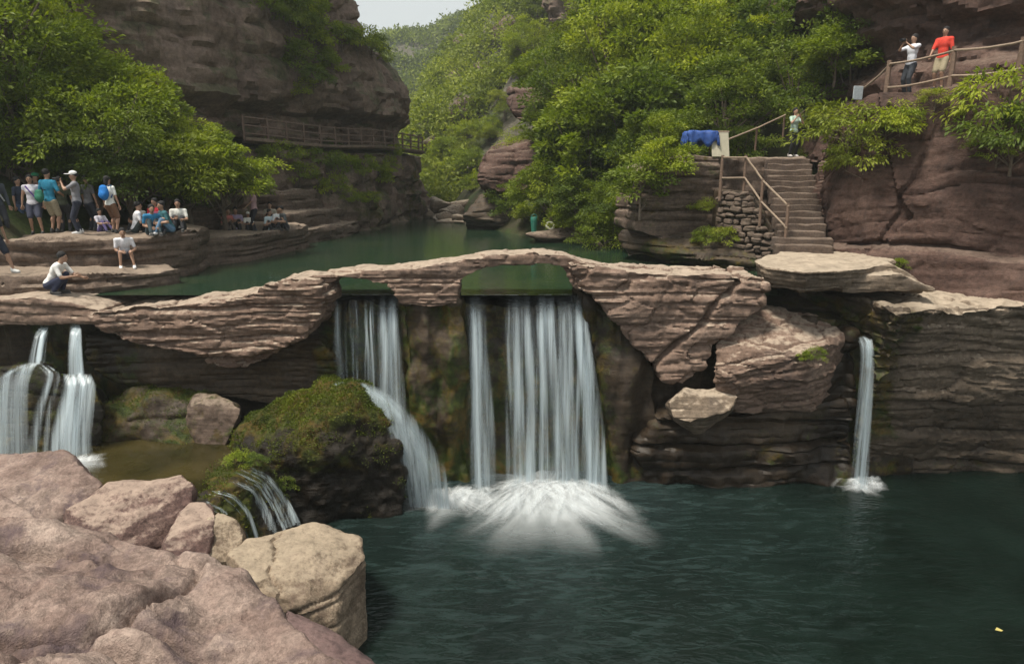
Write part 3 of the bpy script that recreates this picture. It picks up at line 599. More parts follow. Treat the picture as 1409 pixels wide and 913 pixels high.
# ---- foreground boulders
def fb(name, pts, mat, seed, label, vox=.046, low=.07, cell=None, sa=.5, lay=((.3, .05, 1.2), (.1, .02, .6)), **k):
    return tag(rock(name, [hull(pts)], vox, mat, seed=seed, low=low, lowf=1.3, lay=list(lay), sa=sa, fine=.02, rounds=0, cell=cell, **k), label, 'boulder')
fb('boulder', [P(-60, 640, 13.2), P(10, 624, 13.4), P(85, 620, 13.3), P(112, 640, 12.8), P(142, 664, 12.6), P(120, 692, 12.0), P(60, 720, 11.6), P(-60, 700, 11.6), P(-60, 640, 14.6), P(90, 630, 14.4), P(140, 680, 14.0), P(-60, 800, 12), P(130, 790, 12)], MAT['fore'], 201, 'rounded pink boulder edging the olive basin')
fb('boulder', [P(88, 700, 11.2), P(150, 662, 12.0), P(250, 653, 12.2), P(266, 668, 12.0), P(150, 742, 10.8), P(265, 740, 12.1), P(215, 780, 11.2), P(180, 800, 10.9), P(268, 690, 12.5), P(150, 670, 13.4), P(90, 720, 12.5), P(100, 800, 10.6), P(260, 800, 11.0), P(250, 800, 12.8)], MAT['redb'], 203, 'red boulder with a pale sloping top and dark split side')
fb('boulder', [P(222, 745, 10.6), P(258, 690, 11.8), P(284, 688, 11.8), P(300, 705, 11.4), P(286, 770, 10.6), P(240, 775, 10.4), P(290, 690, 12.8), P(230, 760, 12), P(300, 820, 11), P(230, 820, 10.4)], MAT['redb'], 205, 'small upright brown slab leaning against the red boulder')
fb('boulder', [P(280, 720, 11.2), P(300, 702, 11.6), P(325, 715, 11.4), P(336, 735, 11.2), P(322, 770, 10.8), P(285, 775, 10.6), P(300, 710, 12.4), P(335, 740, 12.4), P(330, 830, 11), P(280, 830, 10.6)], MAT['cream'], 207, 'narrow tan wedge between the red and cream boulders')
fb('boulder', [P(312, 762, 10.6), P(338, 740, 11.2), P(430, 718, 11.9), P(462, 728, 11.9), P(496, 738, 11.6), P(503, 770, 11.2), P(470, 800, 10.5), P(462, 860, 10.1), P(400, 832, 9.9), P(350, 800, 10.0), P(500, 830, 11.0), P(506, 900, 10.8), P(480, 960, 10.2), P(320, 900, 9.8), P(340, 750, 12.6), P(490, 745, 12.8), P(500, 900, 12.6), P(330, 900, 12.4)],
   MAT['cream'], 209, 'large cream boulder with a cracked flat top above the dark pool', low=.05, cracks=[(lambda V: np.exp(-((V[:, 0] + 4.2 + .15 * vn(V[:, 1] * 2, V[:, 2] * 2, V[:, 0] * 0, 3) + .25 * (V[:, 1] - 11) + .12 * vn(V[:, 1] * 6, V[:, 2] * 6, V[:, 0] * 0, 9)) / .028) ** 2), .06), (lambda V: np.exp(-((V[:, 2] - 1.25 + .2 * vn(V[:, 0] * 1.5, V[:, 1] * 1.5, V[:, 2] * 0, 4)) / .03) ** 2), .04)])
fb('boulder', [P(395, 838, 8.2), P(430, 852, 8.2), P(470, 880, 7.9), P(530, 925, 7.4), P(440, 960, 6.6), P(390, 900, 7.2), P(400, 850, 9.2), P(530, 940, 8.6), P(470, 1010, 7.4), P(400, 1000, 7)], MAT['purple'], 211, 'purple brown wedge of rock between the pink ledge and cream boulder')

# ---- the big pink rock in front, a weathered hummock
EDGE = [(-11, 8.2), (-7.2, 7.45), (-5.75, 7.0), (-4.6, 6.55), (-3.9, 6.2), (-3.2, 6.0), (-2.5, 5.65), (-2.05, 5.25), (-1.75, 4.85), (-1.45, 4.6), (-1.0, 4.3), (-.5, 3.7), (-.2, 2.4), (0, .8), (0, -2)]
def z_fore(x, y):
    e = np.array(EDGE); best = np.full(x.shape, 99.0); sgn = np.ones(x.shape)
    for (ax, ay), (bx, by) in zip(e[:-1], e[1:]):
        vx, vy = bx - ax, by - ay; L2 = vx * vx + vy * vy
        t = np.clip(((x - ax) * vx + (y - ay) * vy) / L2, 0, 1)
        d = np.hypot(x - ax - t * vx, y - ay - t * vy); s = np.where(vx * (y - ay) - vy * (x - ax) < 0, 1.0, -1.0)
        sgn = np.where(d < best, s, sgn); best = np.minimum(best, d)
    d = best * sgn + .10 * fbm(x * 1.6, y * 1.6, x * 0, 3, 301)
    z = np.where(d > 0, 4.72 + .42 * np.clip(d, 0, 1.0) ** .8 + .13 * np.clip(d - .8, 0, 9), 4.72 - 2.6 * np.abs(d) - .6 * np.abs(d) ** 2)
    inn = sm(-.3, .5, d)
    z = z + inn * (.20 * fbm(x * .55 + 3, y * .9, x * 0, 3, 302) - .16 * np.abs(fbm(x * .9 + y * .4, y * 1.2, x * 0, 3, 303)) - .07 * np.abs(fbm(x * 2.3, y * 2.9, x * 0, 3, 314)) + .04 * fbm(x * 3, y * 3, x * 0, 3, 304) + .016 * fbm(x * 13, y * 13, x * 0, 3, 306))
    V = np.stack([x + .12 * vn(x * 2, y * 2, x * 0, 7), y + .12 * vn(x * 2, y * 2, x * 0, 8), x * 0], 1)
    c = crackcells(np.stack([V[:, 0] * .8 + V[:, 1] * .5, V[:, 1] - V[:, 0] * .4, V[:, 2]], 1), 1.5, 305)
    c2 = crackcells(np.stack([V[:, 0] + V[:, 1] * .3, V[:, 1], V[:, 2]], 1), .62, 315)
    z = z - inn * .035 * np.exp(-(c2 / .06) ** 2) * sm(-.1, .3, vn(x * .7, y * .7, x * 0, 316))
    z = z - inn * .17 * np.exp(-(c / .045) ** 2) - inn * .05 * sm(.35, .0, c)
    c3, h3 = crackcells(np.stack([V[:, 0] + V[:, 1] * .6, V[:, 1] - V[:, 0] * .2, V[:, 2]], 1), .95, 325, 1.0, True)
    z = z + inn * (.055 * (h3 * 2 - 1) + .05 * np.sin(h3 * 40) * np.sin(x * 2.2 + h3 * 20) * np.cos(y * 2.0 + h3 * 9))
    return np.maximum(z, -1)
xs = np.arange(-8.6, .5, .028); ys = np.arange(2.4, 9.0, .028)
X, Y = np.meshgrid(xs, ys, indexing='ij'); Zf = z_fore(X.ravel(), Y.ravel())
tag(link('foreground_rock', mesh_np('foreground_rock', np.stack([X.ravel(), Y.ravel(), Zf], 1), grid_faces(len(xs), len(ys)), True), MAT['fore']), 'broad weathered pink rock hummock overlooking the lower pool', 'rock')
# ================================================================ FALLING WATER
def water_mat(name, us, vs_, lo, hi, opac, c=(.80, .88, .92), soft=True):
    m = new_mat(name); t = NT(m)
    u = t.n('Attribute', _attribute_name='u').outputs['Fac']; v = t.n('Attribute', _attribute_name='v').outputs['Fac']; a = t.n('Attribute', _attribute_name='a').outputs['Fac']
    sd_ = t.n('Attribute', _attribute_name='sd').outputs['Fac']
    q = t.n('CombineXYZ', X=t.math('MULTIPLY', u, us), Y=t.math('MULTIPLY', v, vs_), Z=sd_).outputs[0]
    n1 = t.noise(q, 1.0, 4, .6, .15); q2 = t.n('CombineXYZ', X=t.math('MULTIPLY', u, us * 3.1), Y=t.math('MULTIPLY', v, vs_ * 1.6), Z=sd_).outputs[0]
    n2 = t.noise(q2, 1.0, 3, .6, .1)
    st = t.ramp(t.math('MULTIPLY_ADD', n2, .4, t.math('MULTIPLY', n1, .8)), [(lo, 0.0), (hi, 1.0)])
    f = t.math('MULTIPLY', t.math('MULTIPLY', t.math('MULTIPLY_ADD', st, .93, .07), a), opac)
    d = t.n('BsdfDiffuse', Color=c + (1,)); tr = t.n('BsdfTranslucent', Color=c + (1,)); gl = t.n('BsdfGlossy', Color=(.9, .95, 1, 1), Roughness=.35)
    m1 = t.n('MixShader', i0=.45, i1=d.outputs[0], i2=tr.outputs[0]); m2 = t.n('MixShader', i0=.06, i1=m1.outputs[0], i2=gl.outputs[0])
    mx = t.n('MixShader', i0=f, i1=t.n('BsdfTransparent').outputs[0], i2=m2.outputs[0]); t.out(mx.outputs[0]); return m
MAT['fall'] = water_mat('falling_white_water', 5.5, .18, .50, .70, 1.0, (.76, .87, .93))
MAT['foam'] = water_mat('white_foam', 3.0, 1.6, .36, .74, .95, (.88, .92, .94))
MAT['foamsheet'] = water_mat('pool_foam', 2.6, .55, .34, .70, .95, (.88, .92, .94))
class Rib:
    def __init__(s): s.V = []; s.F = []; s.u = []; s.v = []; s.a = []; s.sd = []; s.n = 0
    def add(s, C, W, A, across=(1, 0, 0), bow=.25, nu=5, seed=0.0, edge=1.0):
        """C (k,3) centre line, W (k) widths, A (k) opacity"""
        C = np.asarray(C, float); k = len(C); W = np.broadcast_to(W, k); A = np.broadcast_to(A, k)
        ac = np.broadcast_to(np.asarray(across, float), (k, 3)); tg = np.gradient(C, axis=0); tg /= np.linalg.norm(tg, axis=1)[:, None] + 1e-9
        nrm = np.cross(ac, tg); nrm /= np.linalg.norm(nrm, axis=1)[:, None] + 1e-9
        L = np.concatenate([[0], np.cumsum(np.linalg.norm(np.diff(C, axis=0), axis=1))])
        t = np.linspace(-1, 1, nu)
        V = C[:, None, :] + ac[:, None, :] * (t[None, :, None] * W[:, None, None] * .5) + nrm[:, None, :] * (bow * W[:, None] * (1 - t[None, :] ** 2))[:, :, None]
        s.V.append(V.reshape(-1, 3)); s.F.append(grid_faces(k, nu) + s.n); s.n += k * nu
        s.u.append((t[None, :] * W[:, None] * .5 + C[:, :1]).ravel()); s.v.append(np.repeat(L, nu)); s.sd.append(np.full(k * nu, seed))
        s.a.append((A[:, None] * (1 - np.abs(t[None, :]) ** 2 * edge).clip(0)).ravel())
    def build(s, name, mat, parent=None):
        me = mesh_np(name, np.concatenate(s.V), np.concatenate(s.F), True, None, {'u': np.concatenate(s.u), 'v': np.concatenate(s.v), 'a': np.concatenate(s.a), 'sd': np.concatenate(s.sd)})
        return link(name, me, mat, parent)
rng = np.random.RandomState(5)
def drop(x0, y0, z0, z1, k=.30, dx=0.0, n=22, lead=.35):
    """a thread of water leaving the lip and falling free"""
    h = np.linspace(0, 1, n) ** 1.3 * (z0 - z1); wob = rng.rand() * 6
    y = y0 - k * np.sqrt(h); x = x0 + dx * (h / max(z0 - z1, .1)) ** .8 + .035 * np.sin(h * 1.3 + wob) * np.minimum(h, 1)
    C = np.stack([x, y, z0 - h], 1)
    pre = np.array([[x0, y0 + lead, z0 + .03], [x0, y0 + lead * .4, z0 + .025]])
    return np.concatenate([pre, C])
def lipfade(C, start=.3):
    h = C[0, 2] - C[:, 2]; return (.72 + .28 * np.sin(h * 1.7 + start * 40)) * (.10 + .90 * sm(start * .2, start + .35, h))
def xat(px, py, Y): return P(px, py, Y)[0]
def fall(name, label, strands, sheets=(), k=.30, yl=17.75, zt=UP):
    root = tag(empty(name, (0, 0, 0)), label, 'waterfall')
    for i, (a, b, z1, dxl, dxr, op) in enumerate(sheets):     # a thin veil between two lip positions, as side by side bands
        r = Rib(); n = max(2, int(abs(b - a) / .28))
        for j in range(n):
            f = (j + .5) / n; x = a + (b - a) * f; dx = dxl + (dxr - dxl) * f
            C = drop(x, yl + .03 * rng.randn(), zt, z1, k * (1 + .1 * rng.randn()), dx); W = np.linspace(.34, .42 + abs(dxr - dxl) / n * 1.6, len(C))
            r.add(C, W, op * lipfade(C), bow=.05, seed=rng.rand() * 9, edge=.95)
        r.build('water_veil', MAT['fall'], root)
    for i, (px, w0, w1, z1, dx, op) in enumerate(strands):
        r = Rib(); x = xat(px, 430, yl - .2)
        for q in range(3):
            C = drop(x + .05 * rng.randn(), yl - .06 * q, zt - .02 * q, z1, k * (1.05 + .12 * q), dx + .05 * rng.randn())
            W = np.linspace(w0, w1, len(C)) * (1 - .18 * q)
            r.add(C, W, op * lipfade(C, .08 + .5 * rng.rand()), bow=.22, seed=rng.rand() * 9)
        r.build('water_strand', MAT['fall'], root)
    return root
xl = lambda px: xat(px, 430, 17.6)
wide = fall('wide_waterfall', 'wide silky curtain of falling water under the larger bridge opening',
     [(650, .26, .34, 0, .10, .95), (659, .16, .36, 0, .22, .65), (697, .12, .18, 0, .06, .5), (708, .26, .42, 0, .10, .95), (722, .30, .40, 0, .12, .9), (742, .22, .34, 0, .18, .85), (757, .34, .46, 0, .26, 1.0), (772, .26, .40, 0, .34, .85), (786, .30, .46, 0, .42, .95), (798, .26, .40, 0, .62, .9)],
     [(xl(697), xl(803), 0, .0, .62, .16), (xl(645), xl(664), 0, .08, .25, .2)])
narrow = fall('narrow_waterfall', 'narrow broken fall dropping onto the mossy boulder', 
     [(465, .20, .28, 2.4, .04, .5), (477, .10, .14, 2.3, .02, .5), (491, .07, .10, 2.4, .02, .6), (502, .07, .11, 2.4, .03, .55), (513, .08, .12, 2.4, .02, .55), (526, .24, .34, 1.9, .06, .95), (540, .28, .42, 1.9, .10, 1.0)], [(xl(458), xl(550), 2.2, 0, .1, .08)])
for root_, a_, b_ in ((wide, 640, 776), (narrow, 452, 546)):        # white ribbons painting the sky's gleam along the spilling lip
    r = Rib()
    for _ in range(26):
        x0 = xat(rng.uniform(a_, b_), 408, 17.75); w_ = rng.uniform(.08, .35); yy = 17.74 + .05 * rng.randn()
        r.add(np.stack([np.linspace(x0, x0 + w_, 4), np.full(4, yy), np.full(4, UP + .02)], 1), .05, rng.uniform(.2, .8), across=(0, 1, .2), bow=.1, nu=3, seed=rng.rand() * 9)
    r.build('lip_foam', MAT['foam'], root_)['kind'] = 'stuff'
# the slide over the mossy boulder
r = Rib()
path = [P(462, 527, 16.4), P(490, 528, 16.2), P(515, 540, 15.95), P(538, 562, 15.75), P(560, 596, 15.65), P(578, 634, 15.65), P(590, 668, 15.7), P(598, 700, 15.85)]
pp = np.array(path); tt = np.linspace(0, 7, 30); C = np.stack([np.interp(tt, range(8), pp[:, k_]) for k_ in range(3)], 1)
for _ in range(3): C[1:-1] = (C[:-2] + 2 * C[1:-1] + C[2:]) / 4
for q in range(7):
    o = (q - 3) / 3; Wc = np.linspace(.25, .55, 30); sp = np.linspace(.16, .60, 30) * o
    r.add(C + np.stack([sp * .8, -.03 * q + 0 * sp, sp * .25 * np.linspace(1, 0, 30)], 1), Wc, (.85 - .2 * abs(o)) * np.linspace(.55, 1, 30), across=(.80, 0, .6) if q % 2 else (.85, -.3, .45), bow=.10, seed=q * 1.7)
child = r.build('water_slide', MAT['fall'], narrow)
# twin cascade at the left end of the weir
twin = tag(empty('twin_cascade', (0, 0, 0)), 'two short side falls spilling over mossy rocks into the olive basin', 'waterfall')
def poly_rib(pts, w0, w1, op, n=7, spread=.3, name='water_strand', parent=None, across=(1, 0, 0), bow=.12):
    r = Rib(); pp = np.array(pts); k = len(pp); tt = np.linspace(0, k - 1, 26); C = np.stack([np.interp(tt, range(k), pp[:, j]) for j in range(3)], 1)
    for _ in range(3): C[1:-1] = (C[:-2] + 2 * C[1:-1] + C[2:]) / 4
    for q in range(n):
        o = rng.uniform(-1, 1) if n > 1 else 0
        sp = np.linspace(w0, w1, 26) * .5 * o
        r.add(C + np.stack([sp, -.03 * q + 0 * sp, .03 * rng.randn() + 0 * sp], 1), np.linspace(w0, w1, 26) * rng.uniform(.35, .7), op * rng.uniform(.6, 1) * np.concatenate([[.2, .6], np.ones(24)]), across=across, bow=bow, seed=rng.rand() * 9)
    return r.build(name, MAT['fall'], parent)
poly_rib([P(61, 446, 17.3), P(60, 449, 17.0), P(57, 458, 16.75), P(53, 478, 16.55), P(50, 497, 16.4)], .22, .36, .9, 6, parent=twin)
poly_rib([P(105, 444, 17.3), P(106, 447, 17.0), P(107, 456, 16.75), P(106, 482, 16.5), P(108, 516, 16.35)], .24, .50, .95, 6, parent=twin)
poly_rib([P(60, 497, 16.2), P(40, 505, 16.05), P(30, 530, 15.85), P(28, 580, 15.6), P(28, 632, 15.4)], .5, 1.0, .5, 5, parent=twin, name='water_veil')
poly_rib([P(30, 502, 16.1), P(5, 515, 15.95), P(-5, 560, 15.7), P(-8, 640, 15.4)], .3, .7, .5, 4, parent=twin, name='water_veil')
poly_rib([P(60, 500, 16.2), P(75, 512, 16.0), P(60, 560, 15.7), P(50, 630, 15.4)], .2, .5, .55, 4, parent=twin, name='water_veil')
poly_rib([P(108, 512, 16.25), P(112, 528, 16.0), P(106, 560, 15.8), P(98, 600, 15.6), P(98, 632, 15.45)], .45, .78, .95, 9, parent=twin, name='water_veil')
# thin fall at the right
thin = tag(empty('thin_waterfall', (0, 0, 0)), 'thin single thread of water falling beside the layered shelf', 'waterfall')
poly_rib([P(1186, 462, 17.35), P(1192, 470, 17.15), P(1194, 485, 17.0), P(1191, 540, 16.95), P(1187, 600, 16.95), P(1183, 672, 16.95)], .20, .36, .75, 7, parent=thin)
poly_rib([P(1192, 466, 17.2), P(1193, 480, 17.0), P(1192, 505, 16.95)], .22, .24, .9, 4, parent=thin)
# rivulets on the mossy steps beside the cream boulder
riv = tag(empty('rivulet', (0, 0, 0)), 'white rivulets sliding over the mossy steps by the cream boulder', 'cascade')
poly_rib([P(1068, 386, 18.6), P(1072, 396, 18.4), P(1073, 412, 18.3)], .08, .12, .35, 2, parent=tag(empty('trickle', (0, 0, 0)), 'faint trickle dropping between the bridge and the stone platform', 'trickle'))

# foam: a low sheet of bubbles plus thrown spray
def foam(name, c, reach, label, arcs, seed, hmax=.35, op=.9):
    rg = np.random.RandomState(seed); root = tag(empty(name, (0, 0, 0)), label, 'foam')
    nt_, nr = 120, 26; th = np.linspace(0, 2 * np.pi, nt_, endpoint=False); rr = np.linspace(0.02, 1, nr)
    T, RR = np.meshgrid(th, rr, indexing='ij')
    ext = reach(th) * (1 + .28 * vn(th * 2.2, th * 0, th * 0, seed) + .22 * vn(th * 6, th * 0, th * 0, seed + 1))
    x = c[0] + np.cos(T) * RR * ext[:, None]; y = c[1] + np.sin(T) * RR * ext[:, None]
    z = .015 + hmax * .25 * np.exp(-(RR / .32) ** 2) * (1 + .6 * vn(x.ravel() * 3, y.ravel() * 3, x.ravel() * 0, seed + 2).reshape(x.shape))
    i = np.arange(nt_ * nr).reshape(nt_, nr); j = np.roll(i, -1, 0)
    F = np.stack([i[:, :-1].ravel(), i[:, 1:].ravel(), j[:, 1:].ravel(), j[:, :-1].ravel()], 1)
    a = (1 - RR) ** 1.5 * 1.9
    me = mesh_np('foam_sheet', np.stack([x.ravel(), y.ravel(), z.ravel()], 1), F, True, None, {'u': (np.cos(T) * 4.0 + np.sin(T * 2) * 2).ravel() * 1.0, 'v': (RR * ext[:, None]).ravel() * .8, 'a': np.clip(a, 0, 1).ravel(), 'sd': (np.sin(T) * 3).ravel()})
    link('foam_sheet', me, MAT['foamsheet'], root)
    r = Rib()
    for _ in range(arcs):
        t0 = rg.uniform(-np.pi * 1.0, -np.pi * .12); e = np.interp(t0 % (2 * np.pi), th, ext) * rg.uniform(.15, .72); h = hmax * rg.uniform(.2, 1) * (1 - .5 * e / 4)
        s0 = rg.uniform(0, .2); s_ = np.linspace(s0, 1, 10); bx = c[0] + rg.uniform(-.62, .62) * reach(np.array([0.0]))[0]
        C = np.stack([bx + np.cos(t0) * e * s_, c[1] + np.sin(t0) * e * s_ + .1 * rg.randn(), .03 + 4 * h * (s_ * (1 - s_)) + .12 * (1 - s_)], 1)
        r.add(C, np.linspace(.10, .34, 10) * rg.uniform(.6, 1.3), rg.uniform(.25, .75) * np.sin(np.pi * np.linspace(.12, 1, 10)) * op, across=(-np.sin(t0), np.cos(t0), .25), bow=.15, nu=4, seed=rg.rand() * 9)
    r.build('spray', MAT['foam'], root)['kind'] = 'stuff'
    return root
fc = PZ(752, 668, 0)
foam('foam_apron', (fc[0], 17.0), lambda t: 2.1 + 1.7 * np.clip(-np.sin(t), 0, 1) ** 1.5 - .75 * np.clip(np.cos(t), 0, 1) - .8 * np.clip(np.sin(t), 0, 1), 'bright fan of white foam where the wide curtain strikes the pool', 230, 31, .20)
fc2 = PZ(620, 690, 0)
foam('foam_apron', (fc2[0], 16.5), lambda t: 1.15 + .5 * np.clip(-np.sin(t), 0, 1) + .2 * np.cos(t) - .4 * np.clip(np.sin(t), 0, 1), 'smaller white foam where the boulder slide meets the pool', 70, 33, .25, .75)
fc3 = PZ(1181, 668, 0)
foam('foam_patch', (fc3[0], fc3[1]), lambda t: .62 + 0 * t, 'small round foam patch beneath the thin fall', 46, 35, .25, .9)
fc4 = PZ(105, 636, 1.6)
r4 = foam('foam_patch', (fc4[0], fc4[1]), lambda t: .55 + .2 * np.cos(t), 'small foam edge in the olive basin under the twin cascade', 24, 37, .15, .7); r4.location.z = 1.6
# ================================================================ VEGETATION
def leaves(pos, dirs, L, W, tint, rg, flat=.55):
    """folded diamond leaves: pos (n,3) bases, dirs (n,3) unit"""
    n = len(pos); up = np.array([0, 0, 1.0]) * flat + rg.normal(size=(n, 3)) * (1 - flat)
    side = np.cross(dirs, up); side /= np.linalg.norm(side, axis=1)[:, None] + 1e-9
    nr = np.cross(side, dirs)
    L = L[:, None]; Wd = W[:, None]
    mid = pos + dirs * L * .45
    V = np.stack([pos, mid + side * Wd * .5 + nr * Wd * .12, pos + dirs * L - nr * L * .08, mid - side * Wd * .5 + nr * Wd * .12], 1).reshape(-1, 3)
    F = np.arange(4 * n).reshape(n, 4)
    return V, F, np.repeat(tint, 4)
def tubes(segs, sides=6):
    Vs, Fs = [], []; n = 0
    for pts, rad in segs:
        pts = np.asarray(pts, float); k = len(pts); tg = np.gradient(pts, axis=0); tg /= np.linalg.norm(tg, axis=1)[:, None] + 1e-9
        ref = np.where(np.abs(tg[:, 2:3]) > .9, np.array([[1.0, 0, 0]]), np.array([[0, 0, 1.0]]))
        a = np.cross(tg, ref); a /= np.linalg.norm(a, axis=1)[:, None]; b = np.cross(tg, a)
        th = np.linspace(0, 2 * np.pi, sides, endpoint=False)
        V = pts[:, None, :] + (a[:, None, :] * np.cos(th)[None, :, None] + b[:, None, :] * np.sin(th)[None, :, None]) * np.asarray(rad)[:, None, None]
        i = np.arange(k * sides).reshape(k, sides); j = np.roll(i, -1, 1)
        Fs.append(np.stack([i[:-1].ravel(), j[:-1].ravel(), j[1:].ravel(), i[1:].ravel()], 1) + n); Vs.append(V.reshape(-1, 3)); n += k * sides
    return np.concatenate(Vs), np.concatenate(Fs)
def make_plant(seed, H, rx, rz, cz, ncl, lpc, leaf, clr, droop=.25, trunk_r=.09, lean=0.0, flatness=.5, hollow=.35, narrow=.5):
    rg = np.random.RandomState(seed)
    d = rg.normal(size=(ncl * 3, 3)); d /= np.linalg.norm(d, axis=1)[:, None]
    keep = (vn(d[:, 0] * 1.7 + seed, d[:, 1] * 1.7, d[:, 2] * 1.7, seed) > -.35) & (d[:, 2] > -.55); d = d[keep][:ncl]
    rad = hollow + (1 - hollow) * rg.rand(len(d)) ** .6
    bump = 1 + .30 * vn(d[:, 0] * 2.1, d[:, 1] * 2.1, d[:, 2] * 2.1, seed + 3)
    C = d * (rad * bump)[:, None] * np.array([rx, rx, rz]) + np.array([lean, 0, cz])
    C[:, 2] = np.maximum(C[:, 2], H * .06)
    m = len(C); cr = clr * rg.uniform(.65, 1.3, m); ctint = rg.rand(m)
    q = rg.normal(size=(m, lpc, 3)); q /= np.linalg.norm(q, axis=2)[:, :, None]; q *= (rg.rand(m, lpc) ** .45)[:, :, None]
    off = q * cr[:, None, None] * np.array([1.15, 1.15, .55])
    pos = C[:, None, :] + off
    out = C - np.array([lean, 0, cz * .6]); out /= np.linalg.norm(out, axis=1)[:, None] + 1e-9
    pos[:, :, 2] -= droop * ((off * out[:, None, :]).sum(2).clip(0)) * .9
    dirs = off / (np.linalg.norm(off, axis=2)[:, :, None] + 1e-9) * .8 + out[:, None, :] * .7 + rg.normal(size=off.shape) * .45; dirs[:, :, 2] -= droop
    dirs /= np.linalg.norm(dirs, axis=2)[:, :, None]
    n = m * lpc; tint = np.clip(.25 + .5 * np.repeat(ctint, lpc) + .25 * rg.rand(n), 0, 1)
    L = leaf * rg.uniform(.6, 1.3, n)
    V, F, T = leaves(pos.reshape(-1, 3), dirs.reshape(-1, 3), L, L * narrow, tint, rg, flatness)
    crown = mesh_np('crown', V, F, False, None, {'tint': T})
    top_ = np.array([lean * .8, 0, cz]); tr = np.stack([np.interp(np.linspace(0, 1, 6), [0, .5, 1], [0, lean * .3, top_[0]]), .12 * H * .1 * rg.randn(6), np.linspace(-.35, cz * 1.05, 6)], 1)
    segs = [(tr, np.linspace(trunk_r * 1.25, trunk_r * .45, 6))]
    for c in C[rg.permutation(m)[:min(m, 16)]]:
        a = tr[rg.randint(1, 5)]; mid = (a + c) / 2 + np.array([0, 0, -.06 * H]) * rg.rand()
        segs.append((np.stack([a, mid, c]), [trunk_r * .45, trunk_r * .28, trunk_r * .08]))
    TV, TF = tubes(segs)
    return crown, mesh_np('trunk', TV, TF, True)
PL = {}
for i in range(3): PL['tree', i] = make_plant(400 + i, 6.0, 2.4, 2.2, 3.7, 104, 92, (.13, .17, .22)[i], .46, .3, .13, flatness=.5, hollow=.45)
for i in range(3): PL['arch', i] = make_plant(410 + i, 4.5, 2.5, 1.6, 2.6, 98, 92, (.13, .16, .20)[i], .44, .6, .10, lean=.5, flatness=.7, hollow=.25, narrow=.42)
for i in range(3): PL['shrub', i] = make_plant(420 + i, 1.6, 1.0, .8, .75, 42, 80, .11, .27, .35, .035, flatness=.5, hollow=.2)
for i in range(2): PL['spray', i] = make_plant(430 + i, 1.3, 1.1, .55, .55, 36, 70, .125, .26, .7, .03, flatness=.75, hollow=.3, narrow=.4)
CZ = {'tree': 3.7, 'arch': 2.6, 'shrub': .75, 'spray': .55}
NAMES = {'tree': 'broadleaf_tree', 'arch': 'arching_tree', 'shrub': 'leafy_shrub', 'spray': 'low_shrub'}
vr = random.Random(11)
def plant(kind, loc, s, mat, label, group=None, sq=None, tilt=(0, 0)):
    i = vr.randrange(len([1 for k in PL if k[0] == kind])); cr, tr = PL[kind, i]
    root = empty(NAMES[kind], loc, vr.uniform(0, 6.28)); root.rotation_euler.x = tilt[0]; root.rotation_euler.y = tilt[1]
    root.scale = (s * vr.uniform(.9, 1.1), s * vr.uniform(.9, 1.1), s * (sq or vr.uniform(.9, 1.15)))
    tag(root, label, 'tree' if kind in ('tree', 'arch') else 'shrub', group)
    c = link('crown', cr, MAT[mat] if not cr.materials else None, root)
    if not cr.materials: cr.materials.append(MAT[mat])
    c.material_slots[0].link = 'OBJECT'; c.material_slots[0].material = MAT[mat]
    link('trunk', tr, MAT['bark'], root)
    return root
bpy.context.view_layer.update(); DG = bpy.context.evaluated_depsgraph_get()
HITOK = None
def cast(px, py, skip=()):
    """where the line of sight through a picture point meets the place"""
    u, y, z = _ray(px, py); d = Vector((u, y, z)).normalized(); o = Vector((0, 0, CAMZ)) + d * 9.0
    for _ in range(6):
        hit, loc, nrm, idx, ob, mw = sc.ray_cast(DG, o, d)
        if not hit: return None
        if ob.name.startswith(('water', 'foam', 'spray') + tuple(skip)): o = loc + d * .02; continue
        return loc, nrm, ob.name
    return None
def ground(x, y, z0=40.0, ok=None):
    o = Vector((x, y, z0))
    for _ in range(8):
        hit, loc, nrm, idx, ob, mw = sc.ray_cast(DG, o, Vector((0, 0, -1)))
        if not hit: return 0.0
        if ob.name.startswith(('water', 'foam', 'spray', 'upper_pool', 'lower_pool')) or (ok and not ob.name.startswith(ok)): o = loc - Vector((0, 0, .02)); continue
        return loc.z
    return 0.0
for i, (px, py, r) in enumerate(((603, 205, 2.2), (640, 150, 2.6), (665, 100, 2.4), (575, 190, 1.8), (700, 45, 3.0), (628, 110, 2.4), (585, 150, 2.0), (560, 215, 1.8), (640, 60, 2.6))):
    h = cast(px, py)
    if h and h[2].startswith('hill'):
        rg_ = np.random.RandomState(640 + i); pts = rg_.normal(size=(14, 3)); pts /= np.linalg.norm(pts, axis=1)[:, None]; c = np.array(h[0])
        tag(rock('crag', [hull([tuple(c + q * np.array([r * .8, r * .7, r * .6])) for q in pts])], .28, MAT['cliffl'], seed=640 + i, low=.4, lowf=.5, lay=[(1.0, .25, 2.0), (.4, .1, 1.2)], rounds=1), 'weathered grey crag breaking out of the wooded hillside', 'crag', 'crags on the wooded hillside')
